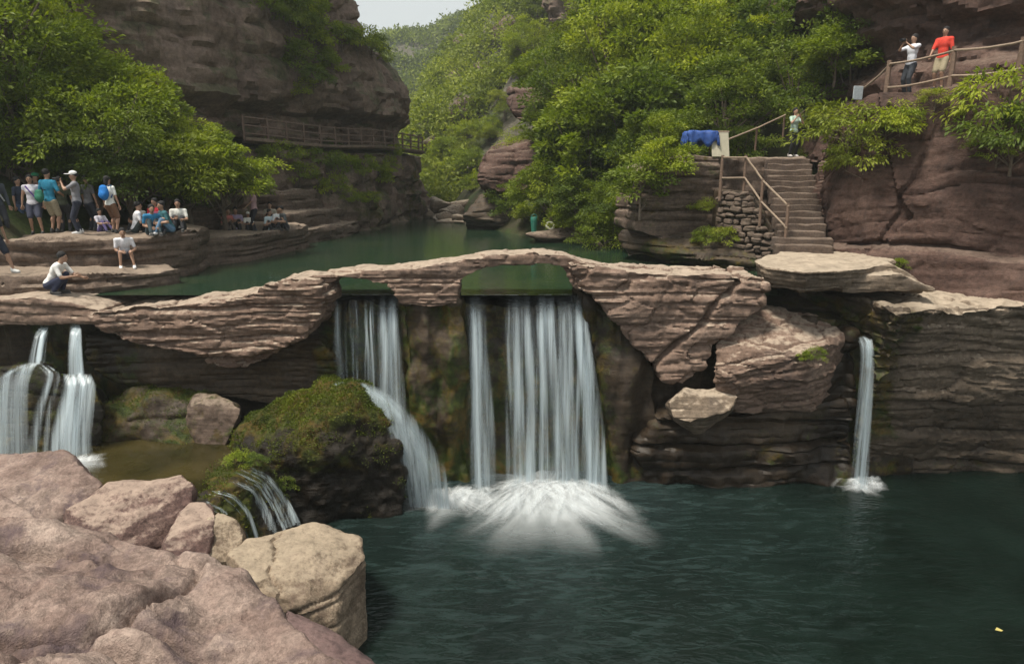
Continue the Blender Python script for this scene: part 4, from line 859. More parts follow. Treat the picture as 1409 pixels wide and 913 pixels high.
for (px, py, s, m) in ((725, 100, .8, 'leafA'), (740, 55, .9, 'leafC'), (672, 200, .6, 'leafA'), (650, 245, .7, 'leafA'), (735, 25, .9, 'leafC'), (640, 225, .6, 'leafC'), (715, 150, .7, 'leafC'), (700, 128, .45, 'leafA'), (688, 150, .45, 'leafC'), (706, 108, .5, 'leafA'), (716, 92, .5, 'leafC'), (680, 178, .4, 'leafA'), (694, 168, .45, 'leafC'), (662, 262, .35, 'leafA'), (672, 200, .4, 'leafC'), (704, 145, .4, 'leafA'), (722, 130, .5, 'leafC'), (625, 250, .6, 'leafA'), (600, 250, .7, 'leafC'), (640, 200, .7, 'leafA'), (575, 225, .7, 'leafC'), (615, 225, .7, 'leafA'), (590, 262, .5, 'leafA')):
    h = cast(px, py)
    if h and h[2].startswith(('hill', 'slope')): plant('tree' if s > .75 else 'arch', tuple(h[0] - Vector((0, 0, .5 * s))), s, m, {'leafA': 'bright green', 'leafC': 'yellow green'}[m] + (' tall' if s > .75 else ' low') + ' tree on the steep bank behind the overhanging block', 'trees on the bank behind the overhanging block')
# left bank thicket
G1 = 'leafy trees of the thicket under the big cliff'
for (px, py, Y, s, k, m) in ((10, 110, 23.5, 1.25, 'tree', 'leafA'), (75, 120, 24.5, 1.2, 'arch', 'leafA'), (125, 135, 25, 1.0, 'tree', 'leafA'), (40, 190, 22.6, 1.0, 'arch', 'leafB'), (120, 190, 23, 1.05, 'arch', 'leafA'),
                             (185, 190, 24.5, .95, 'arch', 'leafA'), (215, 200, 24.2, .95, 'arch', 'leafC'), (170, 225, 23.2, .75, 'arch', 'leafB'), (255, 215, 25.2, .85, 'arch', 'leafA'), (300, 225, 26.2, .85, 'arch', 'leafA'), (318, 232, 27.5, .5, 'arch', 'leafA'),
                             (230, 190, 26, .65, 'arch', 'leafB'), (212, 160, 26, .75, 'arch', 'leafA'), (262, 195, 26.8, .75, 'arch', 'leafA'), (180, 120, 26, .7, 'tree', 'leafA'), (-40, 130, 22.5, 1.3, 'tree', 'leafB'), (50, 90, 26, 1.0, 'tree', 'leafA'), (270, 180, 27.5, .7, 'arch', 'leafB'), (-60, 60, 25, 1.3, 'tree', 'leafA'), (10, 235, 22.6, .7, 'arch', 'leafB'), (95, 235, 23.4, .7, 'arch', 'leafB'), (215, 245, 25, .6, 'arch', 'leafB')):
    x, y, z = P(px, py, Y); gz = max(ground(x, y), z - CZ[k] * s * 1.35)
    plant(k, (x, y, min(gz, z - CZ[k] * s * .75)), s, m, {'leafA': 'bright green', 'leafB': 'deep green', 'leafC': 'yellow green'}[m] + (' drooping' if k == 'arch' else ' rounded') + ' tree of the thicket between the cliff and the standing visitors', G1)
# wooded slope on the right
G2 = 'trees covering the slope above the far shore'
cand = []
rs = np.random.RandomState(77)
for (px, py, Y, s, k, m) in ((800, 225, 34, 1.0, 'tree', 'leafB'), (820, 200, 33, 1.15, 'tree', 'leafA'), (880, 170, 32.5, 1.2, 'tree', 'leafB'), (930, 120, 34, 1.25, 'tree', 'leafA'), (850, 110, 36, 1.25, 'tree', 'leafA'), (800, 140, 38, 1.2, 'tree', 'leafB'),
                             (980, 90, 34, 1.25, 'tree', 'leafA'), (1040, 90, 33, 1.2, 'tree', 'leafB'), (1090, 60, 33, 1.1, 'tree', 'leafB'), (1010, 40, 37, 1.2, 'tree', 'leafC'), (930, 40, 38, 1.3, 'tree', 'leafC'), (860, 40, 40, 1.25, 'tree', 'leafA'), (820, 70, 42, 1.1, 'tree', 'leafC'),
                             (1140, 50, 31, 1.0, 'tree', 'leafB'), (1180, 60, 28, .75, 'tree', 'leafB'), (1100, 120, 29, .8, 'tree', 'leafB'), (1000, 140, 30, .95, 'tree', 'leafB'), (940, 190, 29.5, .85, 'tree', 'leafB'), (860, 240, 30, .85, 'arch', 'leafB'), (900, 255, 28.5, .7, 'arch', 'leafA'), (810, 270, 31.5, .8, 'arch', 'leafB'),
                             (760, 280, 33, .7, 'arch', 'leafA'), (840, 290, 29.5, .65, 'arch', 'leafA'), (775, 255, 35, .6, 'arch', 'leafA'), (780, 180, 39, 1.0, 'tree', 'leafA'), (720, 200, 42, .8, 'arch', 'leafA'), (750, 110, 45, .9, 'tree', 'leafA'), (1060, 20, 36, 1.1, 'tree', 'leafA'), (970, 0, 42, 1.3, 'tree', 'leafA'), (880, 0, 46, 1.3, 'tree', 'leafC'), (1130, 0, 34, 1.0, 'tree', 'leafA'),
                             (820, 20, 48, 1.1, 'tree', 'leafC'), (790, 105, 50, 1.0, 'tree', 'leafC'), (1020, 170, 29, .6, 'arch', 'leafB'), (890, 210, 31.5, .9, 'tree', 'leafB'), (975, 155, 31, .8, 'tree', 'leafB'), (905, 85, 37, 1.2, 'tree', 'leafA')):
    x, y, z = P(px, py, Y); gz = ground(x, y)
    bz = z - CZ[k] * s
    if abs(gz - bz) < 2.5: bz = gz - .1 if gz < bz + .8 else bz
    plant(k, (x, y, bz), s, m, {'leafA': 'bright green', 'leafB': 'deep green', 'leafC': 'yellow green'}[m] + (' drooping' if k == 'arch' else '') + ' tree in the dense wood on the slope above the far shore', G2)
bpy.context.view_layer.update(); DG = bpy.context.evaluated_depsgraph_get()
# single shrubs that can be told apart, rooted where the line of sight meets the rock
for (px, py, s, k, m, lab) in ((1130, 175, 1.15, 'spray', 'leafC', 'yellow green shrub spilling over the cliff lip beside the stairs'), (1170, 190, 1.25, 'spray', 'leafC', 'broad yellow green bush hanging on the cliff below the path'), (1190, 230, .9, 'spray', 'leafC', 'lowest yellow green spray hanging down the cliff face'),
                               (1220, 178, 1.0, 'spray', 'leafA', 'green shrub between the hanging bush and the rope path'), (1240, 172, .55, 'spray', 'leafA', 'low shrub growing along the path edge below the photographer'), (1288, 142, .45, 'spray', 'leafC', 'bright low shrub at the feet of the red shirted visitor'),
                               (1120, 125, 1.1, 'shrub', 'leafA', 'upright bush behind the visitor in pale green'), (1150, 95, 1.3, 'shrub', 'leafA', 'tall bush left of the rope path posts'.replace('left of', 'beside')), (1385, 165, 1.25, 'spray', 'leafA', 'green bush growing high on the cliff face'), (1395, 205, 1.2, 'spray', 'leafB', 'deep green bush lower on the cliff face'), (1375, 215, .6, 'spray', 'leafA', 'trailing tuft under the cliff face bushes'),
                               (905, 205, .9, 'shrub', 'leafA', 'bright bush beside the blue covered stall'), (915, 240, 1.0, 'shrub', 'leafA', 'bright bush on the face of the landing rock'), (880, 275, 1.1, 'shrub', 'leafB', 'dark bush at the foot of the landing rock'), (830, 300, 1.2, 'shrub', 'leafA', 'round bush at the waterline by the flat shore rock'), (790, 295, 1.2, 'shrub', 'leafA', 'bushy clump above the flat shore rock'),
                               (965, 285, .45, 'spray', 'leafC', 'small fern clump on the landing rock'), (1000, 335, .5, 'spray', 'leafC', 'little yellow plant at the foot of the stone wall'), (975, 335, .5, 'spray', 'leafA', 'little green plant near the water below the landing'), (1112, 224, .5, 'spray', 'leafB', 'dark tuft filling the corner between the stairs and the cliff'), (352, 640, .25, 'spray', 'leafB', 'small leafy plant at the top of the white rivulets'), (392, 665, .28, 'spray', 'leafB', 'dark fern between the rivulets and the mossy boulder'), (330, 640, .3, 'spray', 'leafA', 'tuft on the rim of the olive basin'), (700, 300, 1.0, 'shrub', 'leafB', 'dark bush at the waterline beside the low dark rock'), (745, 300, 1.0, 'shrub', 'leafA', 'bush between the low dark rock and the teal bin'), (650, 262, .9, 'shrub', 'leafA', 'light bush at the base of the overhanging block'), (690, 275, .8, 'shrub', 'leafB', 'dark bush under the edge of the overhanging block'), (770, 318, .8, 'shrub', 'leafA', 'low bush behind the flat shore rock'), (725, 305, .7, 'shrub', 'leafC', 'yellow green bush between the waterline rocks'), (1115, 490, .28, 'spray', 'leafA', 'tiny plant rooted on the edge of the tilted boulder'), (1235, 365, .3, 'spray', 'leafA', 'small tuft between the platform and the cliff')):
    h = cast(px, py)
    if h:
        loc, nrm, nm = h; plant(k, tuple(loc - Vector((0, 0, .25 * s)) + Vector(nrm) * .1), s, m, lab)
# plants clinging to the left cliff
rs2 = random.Random(5)
for (px, py, s) in [(395, 30, 2.2), (420, 60, 2.0), (405, 95, 1.8), (430, 110, 1.6), (455, 100, 1.3), (440, 40, 1.8), (390, 5, 2.0), (415, 130, 1.2), (490, 60, 2.0), (510, 70, 1.8), (470, 55, 1.6), (525, 85, 1.0), (385, 215, 1.5), (410, 245, 1.4), (440, 225, 1.6), (455, 260, 1.5), (470, 235, 1.6), (500, 240, 1.4), (520, 250, 1.6), (430, 275, 1.2), (480, 275, 1.2), (510, 275, 1.0), (360, 225, 1.3), (540, 215, 1.1), (455, 205, .9), (530, 230, 1.2), (400, 270, 1.0), (20, 10, 1.6), (365, 15, 1.4)]:
    h = cast(px, py)
    s *= .62
    if h and h[2].startswith('cliff'):
        m = rs2.choice(['leafA', 'leafA', 'leafB']); kk = 'spray' if rs2.random() < .6 else 'shrub'
        plant(kk, tuple(h[0] - Vector((0, 0, .3 * s)) + h[1] * .1), s, m, {'leafA': 'bright green ', 'leafB': 'deep green '}[m] + ('spreading' if kk == 'spray' else 'rounded') + (' shrub clinging to the cliff above the walkway' if h[0].z > 10.5 else ' shrub clinging to the cliff below the walkway'), 'shrubs clinging to the walkway cliff')
# far woods: far too many to count
def wood(name, zf, n, xr, yr, rmin, rmax, lpc, leaf, seed, lim):
    rg = np.random.RandomState(seed); x = rg.uniform(*xr, n * 6); y = rg.uniform(*yr, n * 6)
    z = zf(x, y); cy_ = y * CP - (z - CAMZ) * SP; upc = y * SP + (z - CAMZ) * CP
    px = 704.5 + x / cy_ * FPX; py = 456.5 - upc / cy_ * FPX
    ok = (px > lim[0]) & (px < lim[1]) & (py > -150) & (py < 330) & (vn(x * .16, y * .16, x * 0, seed) > -.3)
    x, y, z = x[ok][:n], y[ok][:n], z[ok][:n]; m = len(x)
    r = rg.uniform(rmin, rmax, m)
    q = rg.normal(size=(m, lpc, 3)); q /= np.linalg.norm(q, axis=2)[:, :, None]; q *= (rg.rand(m, lpc) ** .33)[:, :, None]; q[:, :, 2] = np.abs(q[:, :, 2]) * 1.1 - .1
    lump = 1 + .35 * vn(q[:, :, 0].ravel() * 2 + np.repeat(x, lpc), q[:, :, 1].ravel() * 2, q[:, :, 2].ravel() * 2, seed + 1).reshape(m, lpc)
    pos = np.stack([x, y, z], 1)[:, None, :] + q * (r[:, None] * lump)[:, :, None]
    dirs = q + rg.normal(size=q.shape) * .6; dirs /= np.linalg.norm(dirs, axis=2)[:, :, None]
    nn = m * lpc; L = leaf * rg.uniform(.6, 1.3, nn); tint = np.clip(np.repeat(rg.rand(m), lpc) * .9 - .1 + .3 * rg.rand(nn), 0, 1)
    V, F, T = leaves(pos.reshape(-1, 3), dirs.reshape(-1, 3), L, L * .6, tint, rg, .4)
    return tag(link(name, mesh_np(name, V, F, False, None, {'tint': T}), MAT['leafF']), 'dense mass of small trees covering the hillside', 'wood', kind='stuff')
wood('hillside_wood', z_near_hill, 1000, (-40, 30), (56, 112), .9, 2.9, 120, .42, 501, (520, 900))['label'] = 'green mass of small trees covering the nearer hillside'
wood('far_wood', z_far_hill, 1600, (-130, 40), (122, 240), 1.6, 3.8, 52, .85, 502, (470, 720))['label'] = 'hazy blue green wood covering the farthest ridge'
# ---- moss cushions: countless short tufts on the damp rock
def moss_fuzz(ob, n, size, seed, thr=.45):
    me = ob.data; rg = np.random.RandomState(seed); V, N = get_np(me)
    a = np.empty(len(V), np.float32); me.attributes['moss'].data.foreach_get('value', a)
    g = a + .55 * fbm(V[:, 0] * 2.2, V[:, 1] * 2.2, V[:, 2] * 2.2, 3, seed)
    w_ = np.where((g > thr) & (N[:, 2] > -.1), g * (.4 + N[:, 2].clip(0)), 0); w_ = w_ / w_.sum()
    i = rg.choice(len(V), n, p=w_); pos = V[i] + rg.normal(size=(n, 3)) * .02
    d = N[i] * .9 + rg.normal(size=(n, 3)) * .5; d /= np.linalg.norm(d, axis=1)[:, None]
    L = size * rg.uniform(.5, 1.5, n); tint = np.clip(.45 + .35 * fbm(*(pos * 1.3).T, 3, seed + 1) + .25 * rg.rand(n), 0, 1)
    Vv, F, T = leaves(pos, d, L, L * .5, tint, rg, .3)
    o = link('moss', mesh_np('moss', Vv, F, False, None, {'tint': T}), MAT['mossleaf'], ob); o['kind'] = 'stuff'
MAT['mossleaf'] = leaf_mat('moss_tuft', (.022, .030, .004), (.075, .105, .009), (.16, .185, .014), .2)
for nm, n, sz, th in (('mossy_boulder', 26000, .045, .5), ('cascade_rock', 7000, .04, .4), ('low_rock', 11000, .035, .4), ('mossy_rock', 5000, .035, .4), ('mossy_rock.001', 3000, .035, .4)):
    moss_fuzz(bpy.data.objects[nm], n, sz, 700 + n % 97, th)
# ---- rivulets lying on the mossy steps
for line, w_ in (([(296, 676), (318, 682), (338, 704), (352, 745)], .22), ([(322, 660), (345, 668), (362, 695), (378, 735)], .26), ([(344, 646), (368, 660), (390, 692), (408, 728)], .24), ([(330, 652), (356, 664), (376, 692), (394, 732)], .18), ([(284, 690), (304, 700), (320, 722), (332, 750)], .14)):
    hits = []
    for (x0, y0), (x1, y1) in zip(line[:-1], line[1:]):
        for f in np.linspace(0, 1, 6)[:-1]:
            h = cast(x0 + (x1 - x0) * f, y0 + (y1 - y0) * f, ('moss', 'crown', 'trunk', 'rock_basin'))
            if h and h[2].startswith(('cascade_rock', 'mossy_boulder')): hits.append(tuple(h[0] + h[1] * .03))
    if len(hits) > 4: poly_rib(hits, w_ * .7, w_ * 1.3, .8, 6, parent=riv, across=(.8, -.25, .35), bow=.05)
# ================================================================ BUILT THINGS
br_rng = random.Random(3)
def bar_mesh(a, b, r0, r1=None, sides=8, name='bar', bend=0.0, n=5):
    a = np.array(a, float); b = np.array(b, float); t = np.linspace(0, 1, n)[:, None]
    pts = a + (b - a) * t; pts[:, 2] -= bend * 4 * (t * (1 - t))[:, 0]
    pts += np.random.RandomState(int(abs(a.sum() * 1000)) % 9999).normal(size=pts.shape) * r0 * .10
    V, F = tubes([(pts, np.linspace(r0, r1 or r0, n))], sides)
    k = len(V); caps = [np.arange(sides)[::-1][None, :], (np.arange(sides) + k - sides)[None, :]]
    return mesh_np(name, V, [F] + caps, True, 45)
def bar(name, a, b, r, mat, parent, **k):
    o = link(name, bar_mesh(a, b, r, name=name, **k), mat)
    child_of(o, parent); return o
def box_mesh(name, sx, sy, sz, seed=0, rough=.012, bev=.02, cuts=0):
    bm = bmesh.new(); bmesh.ops.create_cube(bm, size=1.0)
    bmesh.ops.scale(bm, vec=(sx, sy, sz), verts=bm.verts[:])
    if cuts: bmesh.ops.subdivide_edges(bm, edges=[e for e in bm.edges if abs(e.verts[0].co.x - e.verts[1].co.x) > sx * .5], cuts=cuts)
    rg = random.Random(seed)
    for v in bm.verts: v.co += Vector([rg.uniform(-rough, rough) for _ in range(3)])
    if bev: bmesh.ops.bevel(bm, geom=bm.edges[:], offset=bev, segments=1, affect='EDGES', clamp_overlap=True)
    me = bpy.data.meshes.new(name); bm.to_mesh(me); bm.free(); return me
MAT['step'] = rock_mat('stair_stone', (.04, .028, .022), (.095, .068, .053), (.165, .125, .1), bandamt=.2, scale=2.0, top=(.20, .155, .12), topf=.7)
MAT['wallst'] = rock_mat('rubble_wall_stone', (.05, .036, .028), (.115, .084, .066), (.20, .155, .12), bandamt=.3, scale=1.8, top=(.2, .16, .12), topf=.4)
# stone stairs
A0, A1 = np.array(P(1106, 343, 20.9)), np.array(P(1082, 219, 25.4)); A0[2] = 5.92; NST = 15
st = tag(empty('stone_stairs', tuple(A0)), 'steep flight of rough stone steps climbing beside the cliff', 'stairs')
ang = math.atan2(A1[1] - A0[1], A1[0] - A0[0]) - math.pi / 2; rise = (A1[2] - A0[2]) / NST
for i in range(NST):
    c = A0 + (A1 - A0) * ((i + .5) / NST); c[2] = A0[2] + rise * (i + 1)
    wdt = (1.75 if i < 2 else 1.5) + br_rng.uniform(-.08, .08)
    o = link('step', box_mesh('step', wdt, .46, .42, 600 + i, .035, .03, 4), MAT['step'], st)
    o.location = (c[0] - A0[0] + br_rng.uniform(-.03, .03), c[1] - A0[1], c[2] - A0[2] - .21); o.rotation_euler.z = ang + br_rng.uniform(-.03, .03)
# landing at the top, rubble wall beside the stairs
tag(rock('stair_landing', [wslab([(8.2, 25.2), (10.6, 25.2), (11.5, 28.5), (6.2, 28.5), (5.6, 24.6), (7.4, 24.3)], 8.78, 3.8, 0.0)], .12, MAT['bank'], seed=611, low=.08, lay=[(.5, .1, 1.5), (.2, .05, 1.0)]), kind='structure')
wl = tag(empty('rubble_wall', P(1020, 350, 23.2)), 'rubble stone wall retaining the stairs', 'wall')
W0 = np.array(P(984, 352, 23.6)); W1 = np.array(P(1070, 352, 21.9))
core = rock('wall_core', [('prism', [(W0[0], W0[1] + .22, 4.4), (W1[0], W1[1] + .22, 4.4), (W1[0], W1[1] + .22, 6.3), (W0[0] + .95, W0[1] - .5, 7.6), (W0[0], W0[1] + .22, 7.72)], [(W0[0], W0[1] + 1.6, 4.4), (W1[0] + .4, W1[1] + 1.2, 4.4), (W1[0] + .4, W1[1] + 1.2, 6.3), (W0[0] + 1.2, W0[1] + 1.3, 7.6), (W0[0], W0[1] + 1.6, 7.72)])], .06, MAT['dark'], seed=613, low=.03, sa=0, moss=lambda V, N: V[:, 0] * 0 + .3)
child_of(core, wl)
zc = 4.75; row = 0; wdir = (W1 - W0); wlen = math.hypot(wdir[0], wdir[1]); wang = math.atan2(wdir[1], wdir[0])
while zc < 7.75:
    hh = br_rng.uniform(.13, .24); s_ = -.05 + br_rng.uniform(0, .2)
    while s_ < wlen:
        ww = br_rng.uniform(.18, .46); f = (s_ + ww / 2) / wlen
        ztop = 7.72 if f < .42 else 7.72 - (f - .42) / .58 * 1.55
        if zc + hh * .5 < ztop and f < 1.03:
            o = link('stone', box_mesh('stone', ww - .02, .28, hh - .02, int(s_ * 991 + row * 77), .05, .045), MAT['wallst'])
            o.location = (W0[0] + wdir[0] * f, W0[1] + wdir[1] * f + .12 + br_rng.uniform(-.04, .04), zc + hh / 2 + br_rng.uniform(-.03, .03)); o.rotation_euler = (br_rng.uniform(-.1, .1), br_rng.uniform(-.16, .16), wang + br_rng.uniform(-.08, .08))
            child_of(o, wl)
        s_ += ww
    zc += hh; row += 1
# railing of the stairs
def railing(root, bases, h, levels, r, mat_post, mat_rail, post_r=.06, rail_r=.04, sink=.3):
    for b in bases: bar('post', (b[0], b[1], b[2] - sink), (b[0], b[1], b[2] + h), post_r, mat_post, root, n=4)
    for a, b in zip(bases[:-1], bases[1:]):
        for lv in levels:
            bar('rail', (a[0], a[1] - .05, a[2] + h * lv), (b[0], b[1] - .05, b[2] + h * lv), rail_r, mat_rail, root)
hr = tag(empty('stair_railing', P(1080, 332, 21.2)), 'pale wooden railing down the open side of the stone stairs', 'railing')
railing(hr, [P(991, 264, 23.45), P(1023, 264, 23.35), P(1046, 298, 22.4), P(1080, 334, 21.3)], 1.2, (.93, .38), .06, MAT['wood'], MAT['railw'], .05, .033)
h2 = tag(empty('hand_rail', P(1003, 215, 26.2)), 'thin sloping handrail on the rock behind the stall', 'railing')
railing(h2, [P(1000, 212, 26.0), P(1040, 196, 26.6), P(1078, 178, 27.2)], .55, (.95,), .03, MAT['wood'], MAT['railw'], .04, .03)
# rope path fence on the right cliff
fr = tag(empty('path_fence', P(1218, 135, 22.3)), 'wooden post and rail fence along the high cliff path', 'fence')
FB = []
for (px, py, Y) in ((1180, 166, 23.6), (1218, 134, 22.6), (1306, 119, 21.0), (1400, 110, 19.6), (1500, 96, 18.3)):
    FB.append(P(px, py, Y))
for i, b in enumerate(FB): bar('post', (b[0], b[1], b[2] - .5), (b[0], b[1], b[2] + 1.1), .075, MAT['wood'], fr, n=4)
for a, b in zip(FB[:-1], FB[1:]):
    for lv in (.98, .28) if a is not FB[0] else (.98,):
        bar('rail', (a[0], a[1] - .08, a[2] + lv), (b[0], b[1] - .08, b[2] + lv), .035, MAT['railw'], fr, bend=.05, n=7)
pe = np.array(FB); inn = np.array([.55, .83, 0])
fpath = [tuple(p - np.array([0, 0, .02]) - inn * .25) for p in pe] + [tuple(p + inn * 2.4) for p in pe[::-1]]
tag(rock('cliff_footpath', [('prism', fpath, [(x, y, z - 1.6) for x, y, z in fpath])], .09, MAT['cliffr'], seed=631, low=.06, lay=[(.4, .08, 1.2)]), kind='structure')
# small notice at the start of that path
ns = tag(empty('notice_plate', P(1176, 160, 23.4)), 'small pale notice plate on a stake by the cliff path', 'sign')
b = P(1176, 160, 23.4); bar('stake', (b[0], b[1], b[2] - .3), (b[0], b[1], b[2] + .7), .03, MAT['wood'], ns)
o = link('plate', box_mesh('plate', .36, .03, .42, 5, .0, .008), flat_mat('pale_notice_paint', (.42, .47, .50), .5, .15), None); o.location = (b[0], b[1] - .05, b[2] + .72); o.rotation_euler.z = .25; child_of(o, ns)
# cliff walkway on the left
s_, x_, y_ = resample(planL, .16); tx_, ty_ = np.gradient(x_), np.gradient(y_); l_ = np.hypot(tx_, ty_); nx_, ny_ = ty_ / l_, -tx_ / l_
def at_s(s, off): return np.interp(s, s_, x_) + np.interp(s, s_, nx_) * off, np.interp(s, s_, y_) + np.interp(s, s_, ny_) * off
S0, S1 = 42.0, 60.5
sw = np.linspace(S0, S1, 70); prof = [(-.9, 9.5), (-.9, 9.70), (1.25, 9.70), (1.30, 9.68), (1.30, 9.56), (1.0, 9.45)]
V = np.array([[*at_s(s, o), z + .06 * math.sin(s * .5)] for s in sw for o, z in prof]); k = len(prof); i = np.arange(len(sw) * k).reshape(len(sw), k)
F = np.stack([i[:-1, :-1].ravel(), i[1:, :-1].ravel(), i[1:, 1:].ravel(), i[:-1, 1:].ravel()], 1)
tag(link('cliff_path', mesh_np('cliff_path', V, F, True, 30), MAT['cliffl']), kind='structure')
wr = tag(empty('walkway_railing', (*at_s(S0, 1.2), 9.7)), 'long brown railing of the walkway cut into the cliff', 'railing')
ps = np.arange(S0, S1, 1.25); pz = lambda s: 9.7 + .06 * math.sin(s * .5)
post_me = bar_mesh((0, 0, -.15), (0, 0, .92), .06, name='post', n=3)
MAT['railbrown'] = flat_mat('faded_brown_railing', (.13, .085, .065), .8, .3, 6, bump=.3)
post_me.materials.append(MAT['railbrown'])
for s in ps:
    o = link('post', post_me); o.location = (*at_s(s, 1.2), pz(s)); child_of(o, wr)
for a, b2 in zip(ps[:-1], ps[1:]):
    for lv in (.84, .5, .16): bar('rail', (*at_s(a, 1.2), pz(a) + lv), (*at_s(b2, 1.2), pz(b2) + lv), .04, MAT['railbrown'], wr, sides=6, n=3)
# stall with a blue cloth, board leaning by it
sp = np.array(P(962, 216, 24.7)); sp[2] = 8.80
sg = tag(empty('stall_table', tuple(sp)), 'small stall table draped with a bright blue cloth', 'table')
for dx in (-.42, .42):
    for dy in (-.25, .25): bar('leg', (sp[0] + dx, sp[1] + dy, sp[2] - .1), (sp[0] + dx, sp[1] + dy, sp[2] + .78), .025, MAT['wood'], sg, n=3)
o = link('table_top', box_mesh('table_top', 1.0, .7, .04, 1, 0, .005), MAT['wood']); o.location = (sp[0], sp[1], sp[2] + .8); child_of(o, sg)
nu = 26; uu, vv = np.meshgrid(np.linspace(-1, 1, nu), np.linspace(-1, 1, nu), indexing='ij')
over = np.maximum(np.abs(uu) - .72, np.abs(vv) - .72).clip(0)
cz_ = .845 + .03 * fbm(uu.ravel() * 3, vv.ravel() * 3, uu.ravel() * 0, 2, 3).reshape(uu.shape) - over * 1.5 * (1 + .3 * np.sin(uu * 9) * np.cos(vv * 7)); 
Vc = np.stack([(np.clip(uu, -.74, .74) * .72 + .04 * np.sin(vv * 11) * (over > 0)).ravel(), (np.clip(vv, -.74, .74) * .54 + .04 * np.sin(uu * 13) * (over > 0)).ravel(), cz_.ravel()], 1)
bc = link('cloth', mesh_np('cloth', Vc, grid_faces(nu, nu), True), flat_mat('bright_blue_cloth', (.025, .075, .28), .7, .25, 6)); m_ = bc.modifiers.new('t', 'SOLIDIFY'); m_.thickness = .01
bc.location = tuple(sp); tag(bc, 'crumpled bright blue cloth spread over the stall table', 'cloth')
bd = tag(empty('display_board', tuple(sp + np.array([.62, -.25, 0]))), 'pale board leaning against the blue draped stall', 'board')
o = link('panel', box_mesh('panel', .62, .03, .86, 3, 0, .006), flat_mat('pale_beige_board', (.40, .37, .28), .7, .15, 3)); o.location = (sp[0] + .62, sp[1] - .3, sp[2] + .40); o.rotation_euler = (-.28, 0, .1); child_of(o, bd)
o = link('frame_bar', box_mesh('frame_bar', .66, .045, .05, 3, 0, .006), MAT['railw']); o.location = (sp[0] + .62, sp[1] - .18, sp[2] + .83); o.rotation_euler = (-.28, 0, .1); child_of(o, bd)
# teal bin and white ring on the flat shore rock
g0 = P(735, 326, 31.2); zt_ = ground(g0[0], 31.6, 9, ('flat_shore',))
bn = tag(empty('litter_bin', (g0[0], 31.6, zt_)), 'small teal green bin by the water on the flat shore rock', 'bin')
Vb, Fb = tubes([(np.array([[0, 0, -.1], [0, 0, .1], [0, 0, .45], [0, 0, .62], [0, 0, .66]]), [.12, .13, .16, .165, .14])], 14)
link('bin_body', mesh_np('bin_body', Vb, [Fb, (np.arange(14) + len(Vb) - 14)[None, :]], True, 40), flat_mat('teal_plastic', (.02, .14, .10), .6), bn)
bar('handle', (g0[0] - .14, 31.6, zt_ + .66), (g0[0] + .14, 31.6, zt_ + .66), .02, flat_mat('dark_teal_plastic', (.01, .10, .08), .5), bn, bend=-.12, n=7)
g1 = P(757, 322, 31.8); zr = ground(g1[0], 31.9, 9, ('flat_shore',))
th = np.linspace(0, 2 * np.pi, 25); V, F = tubes([(np.stack([.26 * np.cos(th), 0 * th, .26 * np.sin(th)], 1), np.full(25, .075))], 10)
o = link('life_ring', mesh_np('life_ring', V, F, True), flat_mat('white_ring_foam', (.72, .70, .62), .6)); o.location = (g1[0], 31.9, zr + .2); o.rotation_euler = (-.7, 0, .2); o.scale = (.7, .7, .7)
tag(o, 'white ring resting on the flat shore rock', 'ring')
# one yellow leaf afloat
fl = PZ(1369, 866, .012)
V, F, T = leaves(np.array([[0, 0, 0.0]]), np.array([[1.0, 0, 0]]), np.array([.16]), np.array([.12]), np.array([.9]), np.random.RandomState(1), 1.0)
o = link('floating_leaf', mesh_np('floating_leaf', V, F, False, None, {'tint': T}), flat_mat('yellow_leaf', (.45, .38, .12), .6)); o.location = fl; tag(o, 'single yellow leaf floating on the dark pool', 'leaf')
# ================================================================ PEOPLE
def capsule(bm, a, b, ra, rb, seg=10):
    a, b = Vector(a), Vector(b); d = b - a; L = d.length; q = d.to_track_quat('Z', 'Y') if L > 1e-6 else Quaternion()
    rings = []
    for t in (-90, -60, -30, 0): rings.append((math.sin(R(t)) * ra, math.cos(R(t)) * ra))
    for t in (0, 30, 60, 90): rings.append((L + math.sin(R(t)) * rb, math.cos(R(t)) * rb))
    prev = None
    for z, r in rings:
        ring = [bm.verts.new(a + q @ Vector((r * math.cos(i * 2 * math.pi / seg), r * math.sin(i * 2 * math.pi / seg), z))) for i in range(seg)] if r > 1e-5 else [bm.verts.new(a + q @ Vector((0, 0, z)))]
        if prev:
            if len(prev) == 1: [bm.faces.new((prev[0], ring[(i + 1) % seg], ring[i])) for i in range(seg)]
            elif len(ring) == 1: [bm.faces.new((prev[i], prev[(i + 1) % seg], ring[0])) for i in range(seg)]
            else: [bm.faces.new((prev[i], prev[(i + 1) % seg], ring[(i + 1) % seg], ring[i])) for i in range(seg)]
        prev = ring
def ellip(bm, c, r, quat=None):
    m = Matrix.Translation(c) @ (quat.to_matrix().to_4x4() if quat else Matrix()) @ Matrix.Diagonal((*r, 1))
    bmesh.ops.create_uvsphere(bm, u_segments=14, v_segments=10, radius=1.0, matrix=m)
def fuse(build, vox, extra=None):
    bm = bmesh.new(); build(bm); me = bpy.data.meshes.new('b'); bmesh.ops.recalc_face_normals(bm, faces=bm.faces[:]); bm.to_mesh(me); bm.free()
    me = remesh(me, vox); relax(me, 1)
    if extra:
        bm = bmesh.new(); bm.from_mesh(me); extra(bm); bm.to_mesh(me); bm.free()
    me.polygons.foreach_set('use_smooth', np.ones(len(me.polygons), bool)); me.update(); return me
